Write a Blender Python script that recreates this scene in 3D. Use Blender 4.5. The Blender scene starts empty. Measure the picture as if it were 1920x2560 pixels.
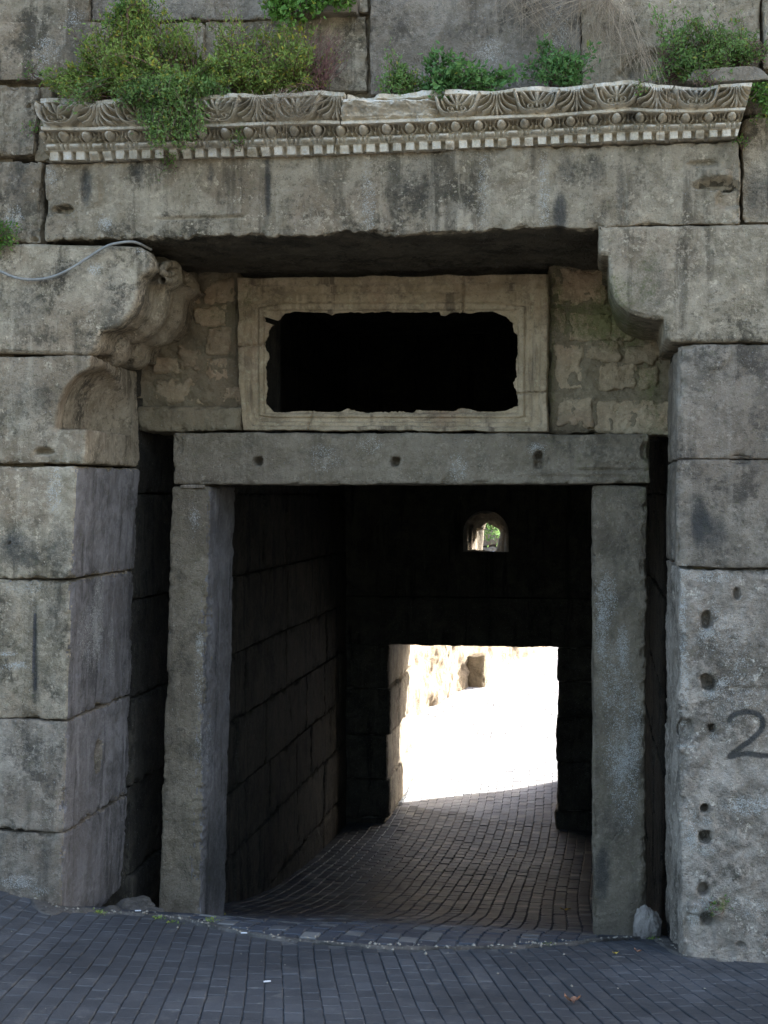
import bpy, math, random
import numpy as np
from mathutils import Vector, Matrix
R = math.radians
rng = np.random.default_rng(7)
random.seed(7)
S = bpy.context.scene
COL = S.collection

# ------------------------------------------------------------------ camera
EYE = np.array([0.0, -7.3, 2.2])
YAW, PITCH, FPX = R(8.31), R(-0.725), 3555.0
cam_d = bpy.data.cameras.new('camera'); cam = bpy.data.objects.new('camera', cam_d); COL.objects.link(cam)
cam_d.sensor_fit = 'VERTICAL'; cam_d.sensor_height = 36.0; cam_d.lens = FPX/2560*36.0
cam_d.clip_end = 500; cam_d.clip_start = 0.05
cam.location = EYE.tolist(); cam.rotation_mode = 'XYZ'; cam.rotation_euler = (R(90)+PITCH, 0, YAW)
S.camera = cam
CR = np.array(Matrix.Rotation(YAW, 3, 'Z') @ Matrix.Rotation(R(90)+PITCH, 3, 'X'))

# ------------------------------------------------------------------ light
SUN_AZ, SUN_EL = R(58), R(27)          # azimuth from +Y towards +X : the sun stands behind the gate, to the right
w = bpy.data.worlds.new('World'); S.world = w; w.use_nodes = True
nt = w.node_tree; nt.nodes.clear()
sky = nt.nodes.new('ShaderNodeTexSky'); sky.sky_type = 'NISHITA'; sky.sun_disc = False
sky.sun_elevation = SUN_EL; sky.sun_rotation = SUN_AZ; sky.dust_density = 4.0; sky.air_density = 0.9; sky.ozone_density = 1.0
bg = nt.nodes.new('ShaderNodeBackground'); bg.inputs['Strength'].default_value = 0.13
wo = nt.nodes.new('ShaderNodeOutputWorld')
nt.links.new(sky.outputs[0], bg.inputs[0]); nt.links.new(bg.outputs[0], wo.inputs[0])
sl = bpy.data.lights.new('sun', 'SUN'); sl.energy = 5.0; sl.angle = R(0.53); sl.color = (1, .95, .87)
so = bpy.data.objects.new('sun', sl); COL.objects.link(so)
sd = Vector((math.sin(SUN_AZ)*math.cos(SUN_EL), math.cos(SUN_AZ)*math.cos(SUN_EL), math.sin(SUN_EL)))
so.rotation_euler = sd.to_track_quat('Z', 'Y').to_euler(); so.location = (10, 20, 15)
S.view_settings.view_transform = 'Standard'; S.view_settings.look = 'None'
S.view_settings.exposure = 2.63; S.view_settings.gamma = 1
S.render.resolution_x, S.render.resolution_y = 768, 1024
S.render.engine = 'CYCLES'
S.cycles.max_bounces = 8; S.cycles.diffuse_bounces = 5

# ------------------------------------------------------------------ measuring helpers
K = 1920/1659.0
def ray(xd, yd):
    v = np.array([(xd*K-960)/FPX, (1280-yd*K)/FPX, -1.0])
    return CR @ v
def W(xd, yd, Y):                      # point on the plane y = Y
    d = ray(xd, yd); return EYE + d*((Y-EYE[1])/d[1])
def WX(xd, yd, X):                     # point on the plane x = X
    d = ray(xd, yd); return EYE + d*((X-EYE[0])/d[0])
def proj(P):
    q = (np.asarray(P)-EYE) @ CR
    return np.stack([(960+FPX*q[..., 0]/-q[..., 2])/K, (1280-FPX*q[..., 1]/-q[..., 2])/K], -1)

def _h(ix, iy, iz, s):
    n = (ix*374761393 + iy*668265263 + iz*2147483647 + s*974634777) & 0xffffffff
    n = ((n ^ (n >> 13))*1274126177) & 0xffffffff
    n = ((n ^ (n >> 16))*2246822519) & 0xffffffff
    return ((n ^ (n >> 15)) & 0xffffff)/float(0xffffff)*2-1
def vnoise(P, s=0):
    P = np.asarray(P, float); i = np.floor(P).astype(np.int64); f = P-i; f = f*f*f*(f*(f*6-15)+10)
    x, y, z = i[..., 0], i[..., 1], i[..., 2]; a, b, c = f[..., 0], f[..., 1], f[..., 2]
    r = 0
    for dx in (0, 1):
        for dy in (0, 1):
            for dz in (0, 1):
                r = r + _h(x+dx, y+dy, z+dz, s)*(a if dx else 1-a)*(b if dy else 1-b)*(c if dz else 1-c)
    return r
def fbm(P, f=1.0, o=4, s=0, g=.5):
    P = np.asarray(P, float); r = 0; a = 1; t = 0
    for k in range(o):
        r = r + a*vnoise(P*f+17.3*k, s+k); t += a; a *= g; f *= 2.07
    return r/t
def sstep(a, b, x):
    t = np.clip((x-a)/(b-a), 0, 1); return t*t*(3-2*t)

# ------------------------------------------------------------------ object helpers
def prop(o, label=None, cat=None, group=None, kind=None):
    if label: o['label'] = label
    if cat: o['category'] = cat
    if group: o['group'] = group
    if kind: o['kind'] = kind
    return o
def empty(name, loc, label, cat, group=None):
    o = bpy.data.objects.new(name, None); COL.objects.link(o); o.location = loc; o.empty_display_size = .2
    bpy.context.view_layer.update()
    return prop(o, label, cat, group)
def mk(name, V, F, mat, parent=None, smooth=True, attr=None, **kw):
    """one mesh object; V in world coordinates, origin moved to the mesh's centre"""
    V = np.asarray(V, float); c = (V.min(0)+V.max(0))/2
    me = bpy.data.meshes.new(name)
    F = [tuple(int(i) for i in f) for f in F] if not isinstance(F, np.ndarray) else F.tolist()
    me.from_pydata((V-c).tolist(), [], F); me.update()
    if smooth: me.polygons.foreach_set('use_smooth', [True]*len(me.polygons))
    if attr is not None:
        ca = me.color_attributes.new('m', 'FLOAT_COLOR', 'POINT')
        a = np.ones((len(V), 4)); a[:, :attr.shape[1]] = attr
        ca.data.foreach_set('color', a.ravel())
    me.materials.append(mat)
    o = bpy.data.objects.new(name, me); COL.objects.link(o); o.location = c.tolist()
    if parent is not None:
        o.parent = parent
        pc = Vector((0, 0, 0)); q = parent
        while q is not None: pc += q.location; q = q.parent
        o.location = Vector(c.tolist())-pc
    return prop(o, **kw)

# stains that belong to the stones: (channel, x, y, rx, ry, amount) measured on the facade
# channels: 0 dark growth / paint, 1 white lime or splashes, 2 moss
STAINS = []
def stain_mask(P, chans=None):
    q = proj(P); m = np.zeros((len(P), 4)); m[:, 3] = 0
    for ch, x, y, rx, ry, a in STAINS:
        d = ((q[:, 0]-x)/rx)**2+((q[:, 1]-y)/ry)**2
        m[:, ch] += a*np.exp(-d*d*.7)
    return np.clip(m, 0, 1.0)
def gridfaces(nu, nv, off=0, flip=False):
    i = np.arange(nu-1)[:, None]; j = np.arange(nv-1)[None, :]
    a = (i*nv+j+off).ravel(); b = ((i+1)*nv+j+off).ravel(); c = ((i+1)*nv+j+1+off).ravel(); d = (i*nv+j+1+off).ravel()
    return np.stack([a, d, c, b] if flip else [a, b, c, d], -1)

def hexa(c8, res=.012, r=.012, amp=.006, freq=6, seed=0, chip=.012, dents=(), skip='', sink=None, post=None, side_amp=1.0):
    """rough hewn block. c8: corners [x][y][z] as array (2,2,2,3). Rounded edges, worn surface, dents = (point, radii, depth, dir)"""
    c8 = np.asarray(c8, float)
    L = np.array([np.linalg.norm(c8[1, 0, 0]-c8[0, 0, 0])*.5+np.linalg.norm(c8[1, 0, 1]-c8[0, 0, 1])*.5,
                  np.linalg.norm(c8[0, 1, 0]-c8[0, 0, 0])*.5+np.linalg.norm(c8[0, 1, 1]-c8[0, 0, 1])*.5,
                  np.linalg.norm(c8[0, 0, 1]-c8[0, 0, 0])*.5+np.linalg.norm(c8[1, 0, 1]-c8[1, 0, 0])*.5])
    Vs, Fs, off = [], [], 0
    rr = min(r*.62, L.min()*.4)
    for ax, nm in ((0, 'xX'), (1, 'yY'), (2, 'zZ')):
        o1, o2 = [k for k in range(3) if k != ax]
        n1 = int(np.clip(L[o1]/res, 4, 700)); n2 = int(np.clip(L[o2]/res, 4, 700))
        for s in (0, 1):
            if nm[s] in skip: continue
            u, v = np.meshgrid(np.linspace(0, 1, n1), np.linspace(0, 1, n2), indexing='ij')
            p = np.zeros((n1*n2, 3)); p[:, ax] = s; p[:, o1] = u.ravel(); p[:, o2] = v.ravel()
            Vs.append(p*L)
            flip = (s == 0) ^ (ax == 1)
            Fs.append(gridfaces(n1, n2, off, flip)); off += n1*n2
    p = np.concatenate(Vs); F = np.concatenate(Fs)
    q = np.clip(p, rr, L-rr); d = p-q; ln = np.linalg.norm(d, axis=1, keepdims=True)
    n = d/np.maximum(ln, 1e-9)
    edge = 1-np.clip(np.sort(np.minimum(p, L-p), axis=1)[:, 1]/.05, 0, 1)
    p2 = q+n*rr
    t = p2/L; x, y, z = t[:, 0:1], t[:, 1:2], t[:, 2:3]
    P = 0
    for i in (0, 1):
        for j in (0, 1):
            for k in (0, 1):
                P = P+c8[i, j, k]*(x if i else 1-x)*(y if j else 1-y)*(z if k else 1-z)
    dis = amp*(fbm(P, freq, 5, seed)*1.0+.55*fbm(P, freq*4.5, 5, seed+9, .62)) \
        - edge**1.5*chip*1.7*np.clip(fbm(P, 11, 5, seed+5, .62)*2.2-.12, 0, 1.3)
    P = P+n*dis[:, None]
    for (c, rad, dep, dr) in dents:
        c = np.asarray(c); rad = np.asarray(rad)
        jit = 1+.45*fbm(P, 18, 4, seed+3)
        e = ((np.abs(P-c)/rad)**2.6).sum(1)**(1/2.6)*jit
        P = P+np.asarray(dr)[None]*(dep*(1-sstep(.62, 1.05, e)))[:, None]
    if post is not None: P = post(P)
    return P, F
def box8(x0, x1, y0, y1, z0, z1):
    c = np.zeros((2, 2, 2, 3))
    for i, x in enumerate((x0, x1)):
        for j, y in enumerate((y0, y1)):
            for k, z in enumerate((z0, z1)): c[i, j, k] = (x, y, z)
    return c
def quad8(bl, br, tr, tl, Y0, Y1):
    """front face from four picture measurements on plane Y0, pushed straight back to Y1"""
    a = [W(*p, Y0) for p in (bl, br, tr, tl)]
    c = np.zeros((2, 2, 2, 3))
    for j, Y in enumerate((Y0, Y1)):
        for (i, k), p in zip(((0, 0), (1, 0), (1, 1), (0, 1)), a):
            q = p.copy(); q[1] = Y; c[i, j, k] = q
    return c
def stone(name, c8, mat, parent, stain=True, side=None, **kw):
    keys = ('label', 'kind', 'group', 'cat'); ok = {k: kw.pop(k) for k in list(kw) if k in keys}
    P, F = hexa(c8, **kw)
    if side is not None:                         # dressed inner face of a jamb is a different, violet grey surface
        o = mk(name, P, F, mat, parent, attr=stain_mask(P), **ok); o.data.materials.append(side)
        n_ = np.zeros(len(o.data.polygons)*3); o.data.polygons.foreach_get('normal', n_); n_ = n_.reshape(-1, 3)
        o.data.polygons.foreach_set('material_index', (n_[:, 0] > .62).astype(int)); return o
    return mk(name, P, F, mat, parent, attr=stain_mask(P) if stain else np.zeros((len(P), 3)), **ok)
def tube(V, F, pts, rad, n=5):
    pts = np.asarray(pts, float); rad = np.broadcast_to(rad, (len(pts),)); off = sum(len(v) for v in V)
    tg = np.gradient(pts, axis=0); tg /= np.linalg.norm(tg, axis=1, keepdims=True)+1e-9
    up = np.array([.31, .2, .93]); a = np.cross(tg, up); a /= np.linalg.norm(a, axis=1, keepdims=True)+1e-9; b = np.cross(tg, a)
    th = np.arange(n)/n*2*np.pi
    v = pts[:, None]+rad[:, None, None]*(a[:, None]*np.cos(th)[None, :, None]+b[:, None]*np.sin(th)[None, :, None])
    V.append(v.reshape(-1, 3))
    for i in range(len(pts)-1):
        for j in range(n):
            F.append((off+i*n+j, off+i*n+(j+1) % n, off+(i+1)*n+(j+1) % n, off+(i+1)*n+j))
def catmull(pts, n=8):
    p = np.asarray(pts, float); p = np.vstack([2*p[0]-p[1], p, 2*p[-1]-p[-2]]); out = []
    for i in range(1, len(p)-2):
        for t in np.linspace(0, 1, n, endpoint=False):
            a, b, c, d = p[i-1:i+3]
            out.append(.5*((2*b)+(c-a)*t+(2*a-5*b+4*c-d)*t*t+(3*b-a-3*c+d)*t**3))
    out.append(p[-2]); return np.array(out)

# ------------------------------------------------------------------ materials
class N:
    def __init__(s, name):
        s.m = bpy.data.materials.new(name); s.m.use_nodes = True; s.t = s.m.node_tree; s.t.nodes.clear()
        s.out = s.t.nodes.new('ShaderNodeOutputMaterial'); s.b = s.t.nodes.new('ShaderNodeBsdfPrincipled')
        s.t.links.new(s.b.outputs[0], s.out.inputs[0]); s.b.inputs['Specular IOR Level'].default_value = .25
        g = s.t.nodes.new('ShaderNodeNewGeometry'); s.pos = g.outputs['Position']; s.isl = g.outputs['Random Per Island']
        oi = s.t.nodes.new('ShaderNodeObjectInfo'); s.rand = oi.outputs['Random']
    def put(s, sock, v):
        if isinstance(v, bpy.types.NodeSocket): s.t.links.new(v, sock)
        elif isinstance(v, tuple) and len(v) == 3 and sock.type == 'RGBA': sock.default_value = (*v, 1)
        else: sock.default_value = v
    def math(s, op, a, b=0.0, c=0.0, clamp=False):
        n = s.t.nodes.new('ShaderNodeMath'); n.operation = op; n.use_clamp = clamp
        s.put(n.inputs[0], a); s.put(n.inputs[1], b); s.put(n.inputs[2], c); return n.outputs[0]
    def noise(s, scale, detail=4, rough=.55, vec=None, stretch=None, dist=0.0):
        n = s.t.nodes.new('ShaderNodeTexNoise'); n.inputs['Scale'].default_value = scale
        n.inputs['Detail'].default_value = detail; n.inputs['Roughness'].default_value = rough; n.inputs['Distortion'].default_value = dist
        v = vec or s.pos
        mp = s.t.nodes.new('ShaderNodeMapping'); s.t.links.new(v, mp.inputs[0]); mp.inputs['Scale'].default_value = stretch or (1, 1, 1)
        s.nz = getattr(s, 'nz', 0)+1; mp.inputs['Location'].default_value = (3.1*s.nz, 1.7*s.nz, 5.3*s.nz)
        s.t.links.new(mp.outputs[0], n.inputs['Vector'])
        return n.outputs['Fac']
    def vor(s, scale, feat='F1'):
        n = s.t.nodes.new('ShaderNodeTexVoronoi'); n.inputs['Scale'].default_value = scale; n.feature = feat
        s.t.links.new(s.pos, n.inputs['Vector']); return n.outputs['Distance']
    def ramp(s, f, a, b):            # smooth 0..1 between a and b
        n = s.t.nodes.new('ShaderNodeMapRange'); n.interpolation_type = 'SMOOTHSTEP'
        s.put(n.inputs['Value'], f); n.inputs['From Min'].default_value = a; n.inputs['From Max'].default_value = b
        return n.outputs['Result']
    def mix(s, f, a, b, mode='MIX'):
        n = s.t.nodes.new('ShaderNodeMix'); n.data_type = 'RGBA'; n.blend_type = mode
        s.put(n.inputs[0], f); s.put(n.inputs[6], a); s.put(n.inputs[7], b); return n.outputs[2]
    def attr(s):
        n = s.t.nodes.new('ShaderNodeVertexColor'); n.layer_name = 'm'
        q = s.t.nodes.new('ShaderNodeSeparateColor'); s.t.links.new(n.outputs[0], q.inputs[0]); return q.outputs
    def bump(s, h, dist=.01, st=1.0, nrm=None):
        n = s.t.nodes.new('ShaderNodeBump'); n.inputs['Distance'].default_value = dist; n.inputs['Strength'].default_value = st
        s.put(n.inputs['Height'], h)
        if nrm is not None: s.t.links.new(nrm, n.inputs['Normal'])
        return n.outputs[0]
    def done(s, col, rough=.9, nrm=None):
        s.put(s.b.inputs['Base Color'], col); s.put(s.b.inputs['Roughness'], rough)
        if nrm is not None: s.t.links.new(nrm, s.b.inputs['Normal'])
        return s.m

def stone_mat(name, base, light, dark, brown, lich=.5, streak=.5, spk=.4, moss=(.17, .18, .065), tint=.12, grain=1.0, white=(.56, .54, .47), blk=(.06, .058, .052)):
    warm = lambda c: (c[0]*1.05, c[1]*.965, c[2]*.90)
    if not name.startswith('jamb'): base, light, dark, brown = warm(base), warm(light), warm(dark), warm(brown)
    n = N(name)
    big = n.noise(1.6, 5, .6); med = n.noise(6, 6, .65, dist=.6); med2 = n.noise(4.5, 6, .7, dist=.3); fine = n.noise(38, 6, .75); gr = n.noise(160, 4, .7)
    c = n.mix(n.ramp(med, .36, .66), base, light)
    c = n.mix(n.math('MULTIPLY', n.ramp(big, .46, .62), .5), c, brown)
    # dark lichen in ragged patches
    l = n.math('MULTIPLY', n.ramp(n.math('ADD', n.math('MULTIPLY', med2, .62), n.math('MULTIPLY', fine, .38)), .47, .58), n.ramp(n.noise(2.3, 3), .40, .60))
    c = n.mix(n.math('MULTIPLY', l, lich), c, dark)
    # vertical run marks
    st = n.noise(1, 4, .6, stretch=(9, 9, .9)); st2 = n.noise(1, 5, .65, stretch=(15, 15, 1.2))
    c = n.mix(n.math('MULTIPLY', n.ramp(st, .54, .66), streak), c, dark)
    c = n.mix(n.math('MULTIPLY', n.ramp(st2, .55, .66), streak*.9), c, light)
    # pale crusts and specks
    pale = n.ramp(n.math('ADD', n.math('MULTIPLY', n.noise(16, 5, .7), .6), n.math('MULTIPLY', n.noise(60, 4, .7), .4)), .56, .63)
    c = n.mix(n.math('MULTIPLY', pale, spk), c, tuple(min(.75, v*1.5) for v in light))
    sp = n.ramp(n.noise(110, 3, .6), .64, .70); c = n.mix(n.math('MULTIPLY', sp, .45), c, (.5, .49, .46))
    dk = n.ramp(n.noise(85, 4, .7), .60, .68); c = n.mix(n.math('MULTIPLY', dk, .5), c, dark)
    # crusty speckle where growth has come away
    cr = n.noise(24, 9, .78); cr2 = n.ramp(n.noise(2.7, 3), .38, .62)
    c = n.mix(n.math('MULTIPLY', n.math('MULTIPLY', n.ramp(cr, .52, .57), cr2), .55*min(1, spk*1.6)), c, tuple(min(.7, v*1.25) for v in light))
    c = n.mix(n.math('MULTIPLY', n.math('MULTIPLY', n.ramp(n.noise(33, 9, .8), .53, .59), n.math('SUBTRACT', 1.0, cr2)), .6*lich), c, dark)
    # measured stains
    a = n.attr()
    edge = n.math('MULTIPLY', n.math('SUBTRACT', n.math('ADD', n.math('MULTIPLY', n.noise(26, 6, .8), .5), n.math('MULTIPLY', n.noise(120, 5, .8), .5)), .5), 4.2)
    spk_ = n.math('MULTIPLY', n.math('SUBTRACT', n.math('ADD', n.math('MULTIPLY', n.noise(30, 5, .8), .3), n.math('MULTIPLY', n.noise(170, 3, .7), .7)), .5), 5.5)
    wm = n.math('MULTIPLY', n.ramp(n.math('ADD', n.math('MULTIPLY', a[1], .8), spk_), .40, .72), n.math('MINIMUM', n.math('MULTIPLY', a[1], 3), .8)); c = n.mix(wm, c, white)
    dm = n.math('MULTIPLY', n.ramp(n.math('ADD', a[0], n.math('MULTIPLY', edge, .42)), .1, .9), .92); c = n.mix(dm, c, blk)
    mm = n.math('MULTIPLY', n.ramp(n.math('ADD', a[2], edge), .1, .9), .8); c = n.mix(mm, c, moss)
    # every stone a little different
    t = n.math('ADD', n.math('MULTIPLY', n.rand, 2*tint), 1-tint)
    c = n.mix(1.0, c, (1, 1, 1), 'MULTIPLY') if tint == 0 else n.mix(1.0, c, vcol(n, t), 'MULTIPLY')
    h = n.math('ADD', n.math('MULTIPLY', fine, .9), n.math('MULTIPLY', gr, .35))
    pit = n.math('MULTIPLY', n.ramp(n.vor(55), 0.0, .35), .25)
    h = n.math('ADD', h, pit); h = n.math('ADD', h, n.math('MULTIPLY', med, 1.2))
    return n.done(c, .93, n.bump(h, .017*grain, 1.0))
def vcol(n, t):
    q = n.t.nodes.new('ShaderNodeCombineColor')
    for i in range(3): n.t.links.new(t, q.inputs[i])
    return q.outputs[0]

M = {}
M['stone'] = stone_mat('weathered_stone', (.27, .238, .165), (.47, .42, .31), (.07, .063, .045), (.27, .205, .135), lich=.9, streak=.6, spk=.65)
M['stone_grey'] = stone_mat('grey_stone', (.20, .18, .14), (.33, .30, .24), (.07, .064, .052), (.205, .165, .12), lich=.8, streak=.5, spk=.5)
M['reveal'] = stone_mat('jamb_stone', (.20, .175, .14), (.30, .27, .22), (.08, .072, .06), (.19, .155, .12), lich=.6, streak=.8, spk=.25)
M['plaster'] = stone_mat('rough_pier_stone', (.25, .226, .18), (.50, .46, .385), (.09, .082, .064), (.25, .21, .155), lich=.8, streak=.1, spk=.8, tint=0.02, grain=1.6)
M['post'] = stone_mat('post_stone', (.20, .175, .122), (.30, .268, .198), (.085, .078, .06), (.17, .145, .11), lich=.6, streak=.4, spk=.5, grain=1.4)
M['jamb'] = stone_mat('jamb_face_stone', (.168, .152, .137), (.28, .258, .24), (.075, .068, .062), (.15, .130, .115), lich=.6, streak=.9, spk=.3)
M['marble'] = stone_mat('old_marble', (.50, .475, .375), (.70, .675, .57), (.13, .122, .09), (.38, .335, .25), lich=.45, streak=.4, spk=.4, grain=.4)
M['frame'] = stone_mat('frame_marble', (.43, .355, .225), (.58, .49, .335), (.13, .105, .075), (.36, .235, .155), lich=.6, streak=.8, spk=.4, grain=.7)
M['mortar'] = stone_mat('old_mortar', (.25, .215, .14), (.34, .30, .205), (.11, .097, .064), (.24, .18, .115), lich=.5, streak=.25, spk=.2, tint=0.02)
M['rubble'] = stone_mat('rubble_stone', (.40, .33, .215), (.52, .44, .30), (.17, .145, .095), (.46, .31, .20), lich=.4, streak=.25, spk=.4, tint=.2)
M['inner'] = stone_mat('shaded_passage_stone', (.046, .043, .034), (.08, .074, .057), (.016, .016, .013), (.038, .033, .025), lich=.8, streak=.9, spk=.05)  # darkness of the passage interior put into the stone's colour
M['soffit'] = stone_mat('dark_soffit', (.14, .13, .095), (.22, .20, .15), (.045, .043, .032), (.11, .095, .07), lich=.8, streak=.0, spk=.15, grain=2.2)  # darker than the beam's other faces
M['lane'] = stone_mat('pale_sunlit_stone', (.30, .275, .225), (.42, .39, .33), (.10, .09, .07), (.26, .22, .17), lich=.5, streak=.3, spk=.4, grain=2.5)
M['shade_block'] = stone_mat('shaded_block', (.13, .115, .085), (.20, .18, .135), (.05, .045, .035), (.13, .105, .075), lich=.5, streak=.1, spk=.3, grain=2)  # block with its face in shade: the shade is put into the colour
M['concrete'] = stone_mat('concrete', (.13, .128, .115), (.20, .196, .178), (.06, .06, .055), (.11, .10, .085), lich=.7, streak=.0, spk=.4, tint=0, grain=1.5)

def paver_mat(name, c0, c1, c2, gloss=.6):
    n = N(name); c = n.mix(n.isl, c0, c1); c = n.mix(n.ramp(n.math('FRACT', n.math('MULTIPLY', n.isl, 37.7)), .78, .95), c, c2)
    c = n.mix(n.math('MULTIPLY', n.ramp(n.noise(3, 5, .6), .45, .65), .45), c, tuple(v*.6 for v in c0))
    c = n.mix(n.math('MULTIPLY', n.ramp(n.noise(55, 5, .75), .54, .66), .5), c, tuple(v*1.7 for v in c1))
    c = n.mix(n.math('MULTIPLY', n.ramp(n.noise(9, 5, .75), .57, .68), .45), c, (.2, .19, .17))
    c = n.mix(n.math('MULTIPLY', n.ramp(n.noise(1.1, 4, .6), .42, .64), .55), c, tuple(v*.45 for v in c1))
    c = n.mix(n.math('MULTIPLY', n.ramp(n.noise(4.3, 7, .75), .56, .66), .35), c, (.17, .16, .14))
    h = n.math('ADD', n.noise(120, 5, .7), n.math('MULTIPLY', n.noise(24, 4), .7))
    return n.done(c, n.math('ADD', gloss, n.math('MULTIPLY', n.noise(6, 3), .25)), n.bump(h, .0035))
M['paver'] = paver_mat('grey_paver', (.068, .070, .071), (.086, .088, .089), (.10, .103, .105), .58)
M['paver_lane'] = paver_mat('sunlit_paver', (.30, .31, .34), (.38, .39, .42), (.42, .42, .42), .6)  # lane pavers with the sun's brightness put into their colour
M['paver_in'] = paver_mat('worn_paver', (.055, .062, .072), (.085, .093, .104), (.24, .235, .21), .46)
def flat_mat(name, col, rough=.8, var=.3, sc=20, isl=False):
    n = N(name); f = n.isl if isl else n.noise(sc, 4)
    c = n.mix(f if isl else n.ramp(f, .3, .7), tuple(v*(1-var) for v in col), tuple(v*(1+var) for v in col))
    return n.done(c, rough, n.bump(n.noise(90, 4), .003))
M['sand'] = flat_mat('joint_sand', (.10, .10, .092), .95, .45, 30)
M['earth'] = flat_mat('dry_earth', (.30, .27, .21), .95, .3, 6)
M['cable'] = flat_mat('cable_plastic', (.27, .26, .225), .55, .15, 40)
M['litter'] = flat_mat('white_litter', (.7, .7, .68), .7, .1)
M['deadleaf'] = flat_mat('dead_leaf', (.33, .17, .10), .8, .4, 60)
M['yellowleaf'] = flat_mat('yellow_leaf', (.42, .30, .06), .8, .4, 60)
M['bark'] = flat_mat('twig', (.16, .10, .075), .85, .4, 50)
M['redtwig'] = flat_mat('red_twig', (.22, .115, .095), .85, .4, 50)
M['straw'] = flat_mat('dry_straw', (.36, .28, .185), .85, .4, 60, True)
def leaf_mat(name, a, b, c3, p3=.88):
    n = N(name); c = n.mix(n.isl, a, b)
    c = n.mix(n.math('MULTIPLY', n.ramp(n.noise(7, 3), .42, .62), .6), c, tuple(v*.62 for v in a))
    c = n.mix(n.ramp(n.math('FRACT', n.math('MULTIPLY', n.isl, 51.3)), p3, p3+.03), c, c3)
    n.put(n.b.inputs['Base Color'], c); n.b.inputs['Roughness'].default_value = .55
    tr = n.t.nodes.new('ShaderNodeBsdfTranslucent'); n.t.links.new(c, tr.inputs[0])
    ms = n.t.nodes.new('ShaderNodeMixShader'); ms.inputs[0].default_value = .3
    n.t.links.new(n.b.outputs[0], ms.inputs[1]); n.t.links.new(tr.outputs[0], ms.inputs[2]); n.t.links.new(ms.outputs[0], n.out.inputs[0])
    return n.m
M['leaf'] = leaf_mat('shrub_leaf', (.18, .27, .055), (.34, .44, .11), (.42, .38, .06), .88)
M['leaf_blue'] = leaf_mat('grey_green_leaf', (.15, .26, .07), (.28, .41, .12), (.36, .34, .06), .94)
M['leaf_dark'] = leaf_mat('dark_green_leaf', (.10, .21, .06), (.19, .34, .10), (.5, .42, .05), .985)
M['leaf_bright'] = leaf_mat('bright_green_leaf', (.12, .25, .045), (.20, .37, .07), (.40, .40, .06), .95)

# ------------------------------------------------------------------ the ground
E = EYE
_prof = [(-40, 2.5), (-14, .75), (-7.3, .60), (0.0, -.085), (.5, -.19), (.94, -.33), (3.0, -.90), (4.7, -1.25), (6.9, -1.51), (8.7, -1.565), (10.0, -1.56), (11.0, -1.49), (14.2, -1.0), (18, -.40), (40, 3.0), (60, 4)]
_py = np.array([p[0] for p in _prof]); _pz = np.array([p[1] for p in _prof])
def floorz(X, Y):
    X = np.asarray(X, float); Y = np.asarray(Y, float)
    z = 0
    k_ = np.interp(Y, [.6, 2.6], [1, 3.2])
    for o, wt in ((-.3, .2), (-.15, .2), (0, .2), (.15, .2), (.3, .2)): z = z+wt*np.interp(Y+o*k_, _py, _pz)
    lat = 0
    for o in (-.3, -.1, .1, .3): lat = lat+.25*np.interp(X+o, [-5, -3.4, -2.85, -1, .5, 3], [.42, .20, .05, 0, -.045, -.07])
    z = z+lat*np.interp(Y, [-8, -4, -1.5, 0, .9], [.5, .8, 1, 1, 0])
    z = z+.012*vnoise(np.stack(np.broadcast_arrays(X*1.2, Y*1.2, 0*X+3), -1), 5)
    return z
def WF(xd, yd):                                  # point where a sight line meets the ground
    d = ray(xd, yd); ts = np.linspace(3, 45, 4000); P = E[None]+ts[:, None]*d
    h = P[:, 2]-floorz(P[:, 0], P[:, 1]); i = np.argmax(h < 0); return P[i]
seam_pts = [(-120, 1885), (0, 1915), (70, 1938), (145, 1967), (230, 1970), (330, 1978), (420, 1990), (480, 2006), (560, 2021), (640, 2032), (760, 2042), (850, 2047), (1000, 2048), (1190, 2042), (1290, 2031), (1400, 2025), (1470, 2062), (1600, 2072), (1800, 2082)]
seam = np.array([WF(*p) for p in seam_pts]); _o = np.argsort(seam[:, 0]); seam = seam[_o]
def seamY(X): return np.interp(X, seam[:, 0], seam[:, 1])

XL = W(303, 1008, 1.0)[0]-.07                   # left and right walls of the passage
XR = W(1440, 1100, 1.0)[0]+.03
YF, YB = 8.7, 11.0                                # inner and outer face of the rear wall

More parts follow.
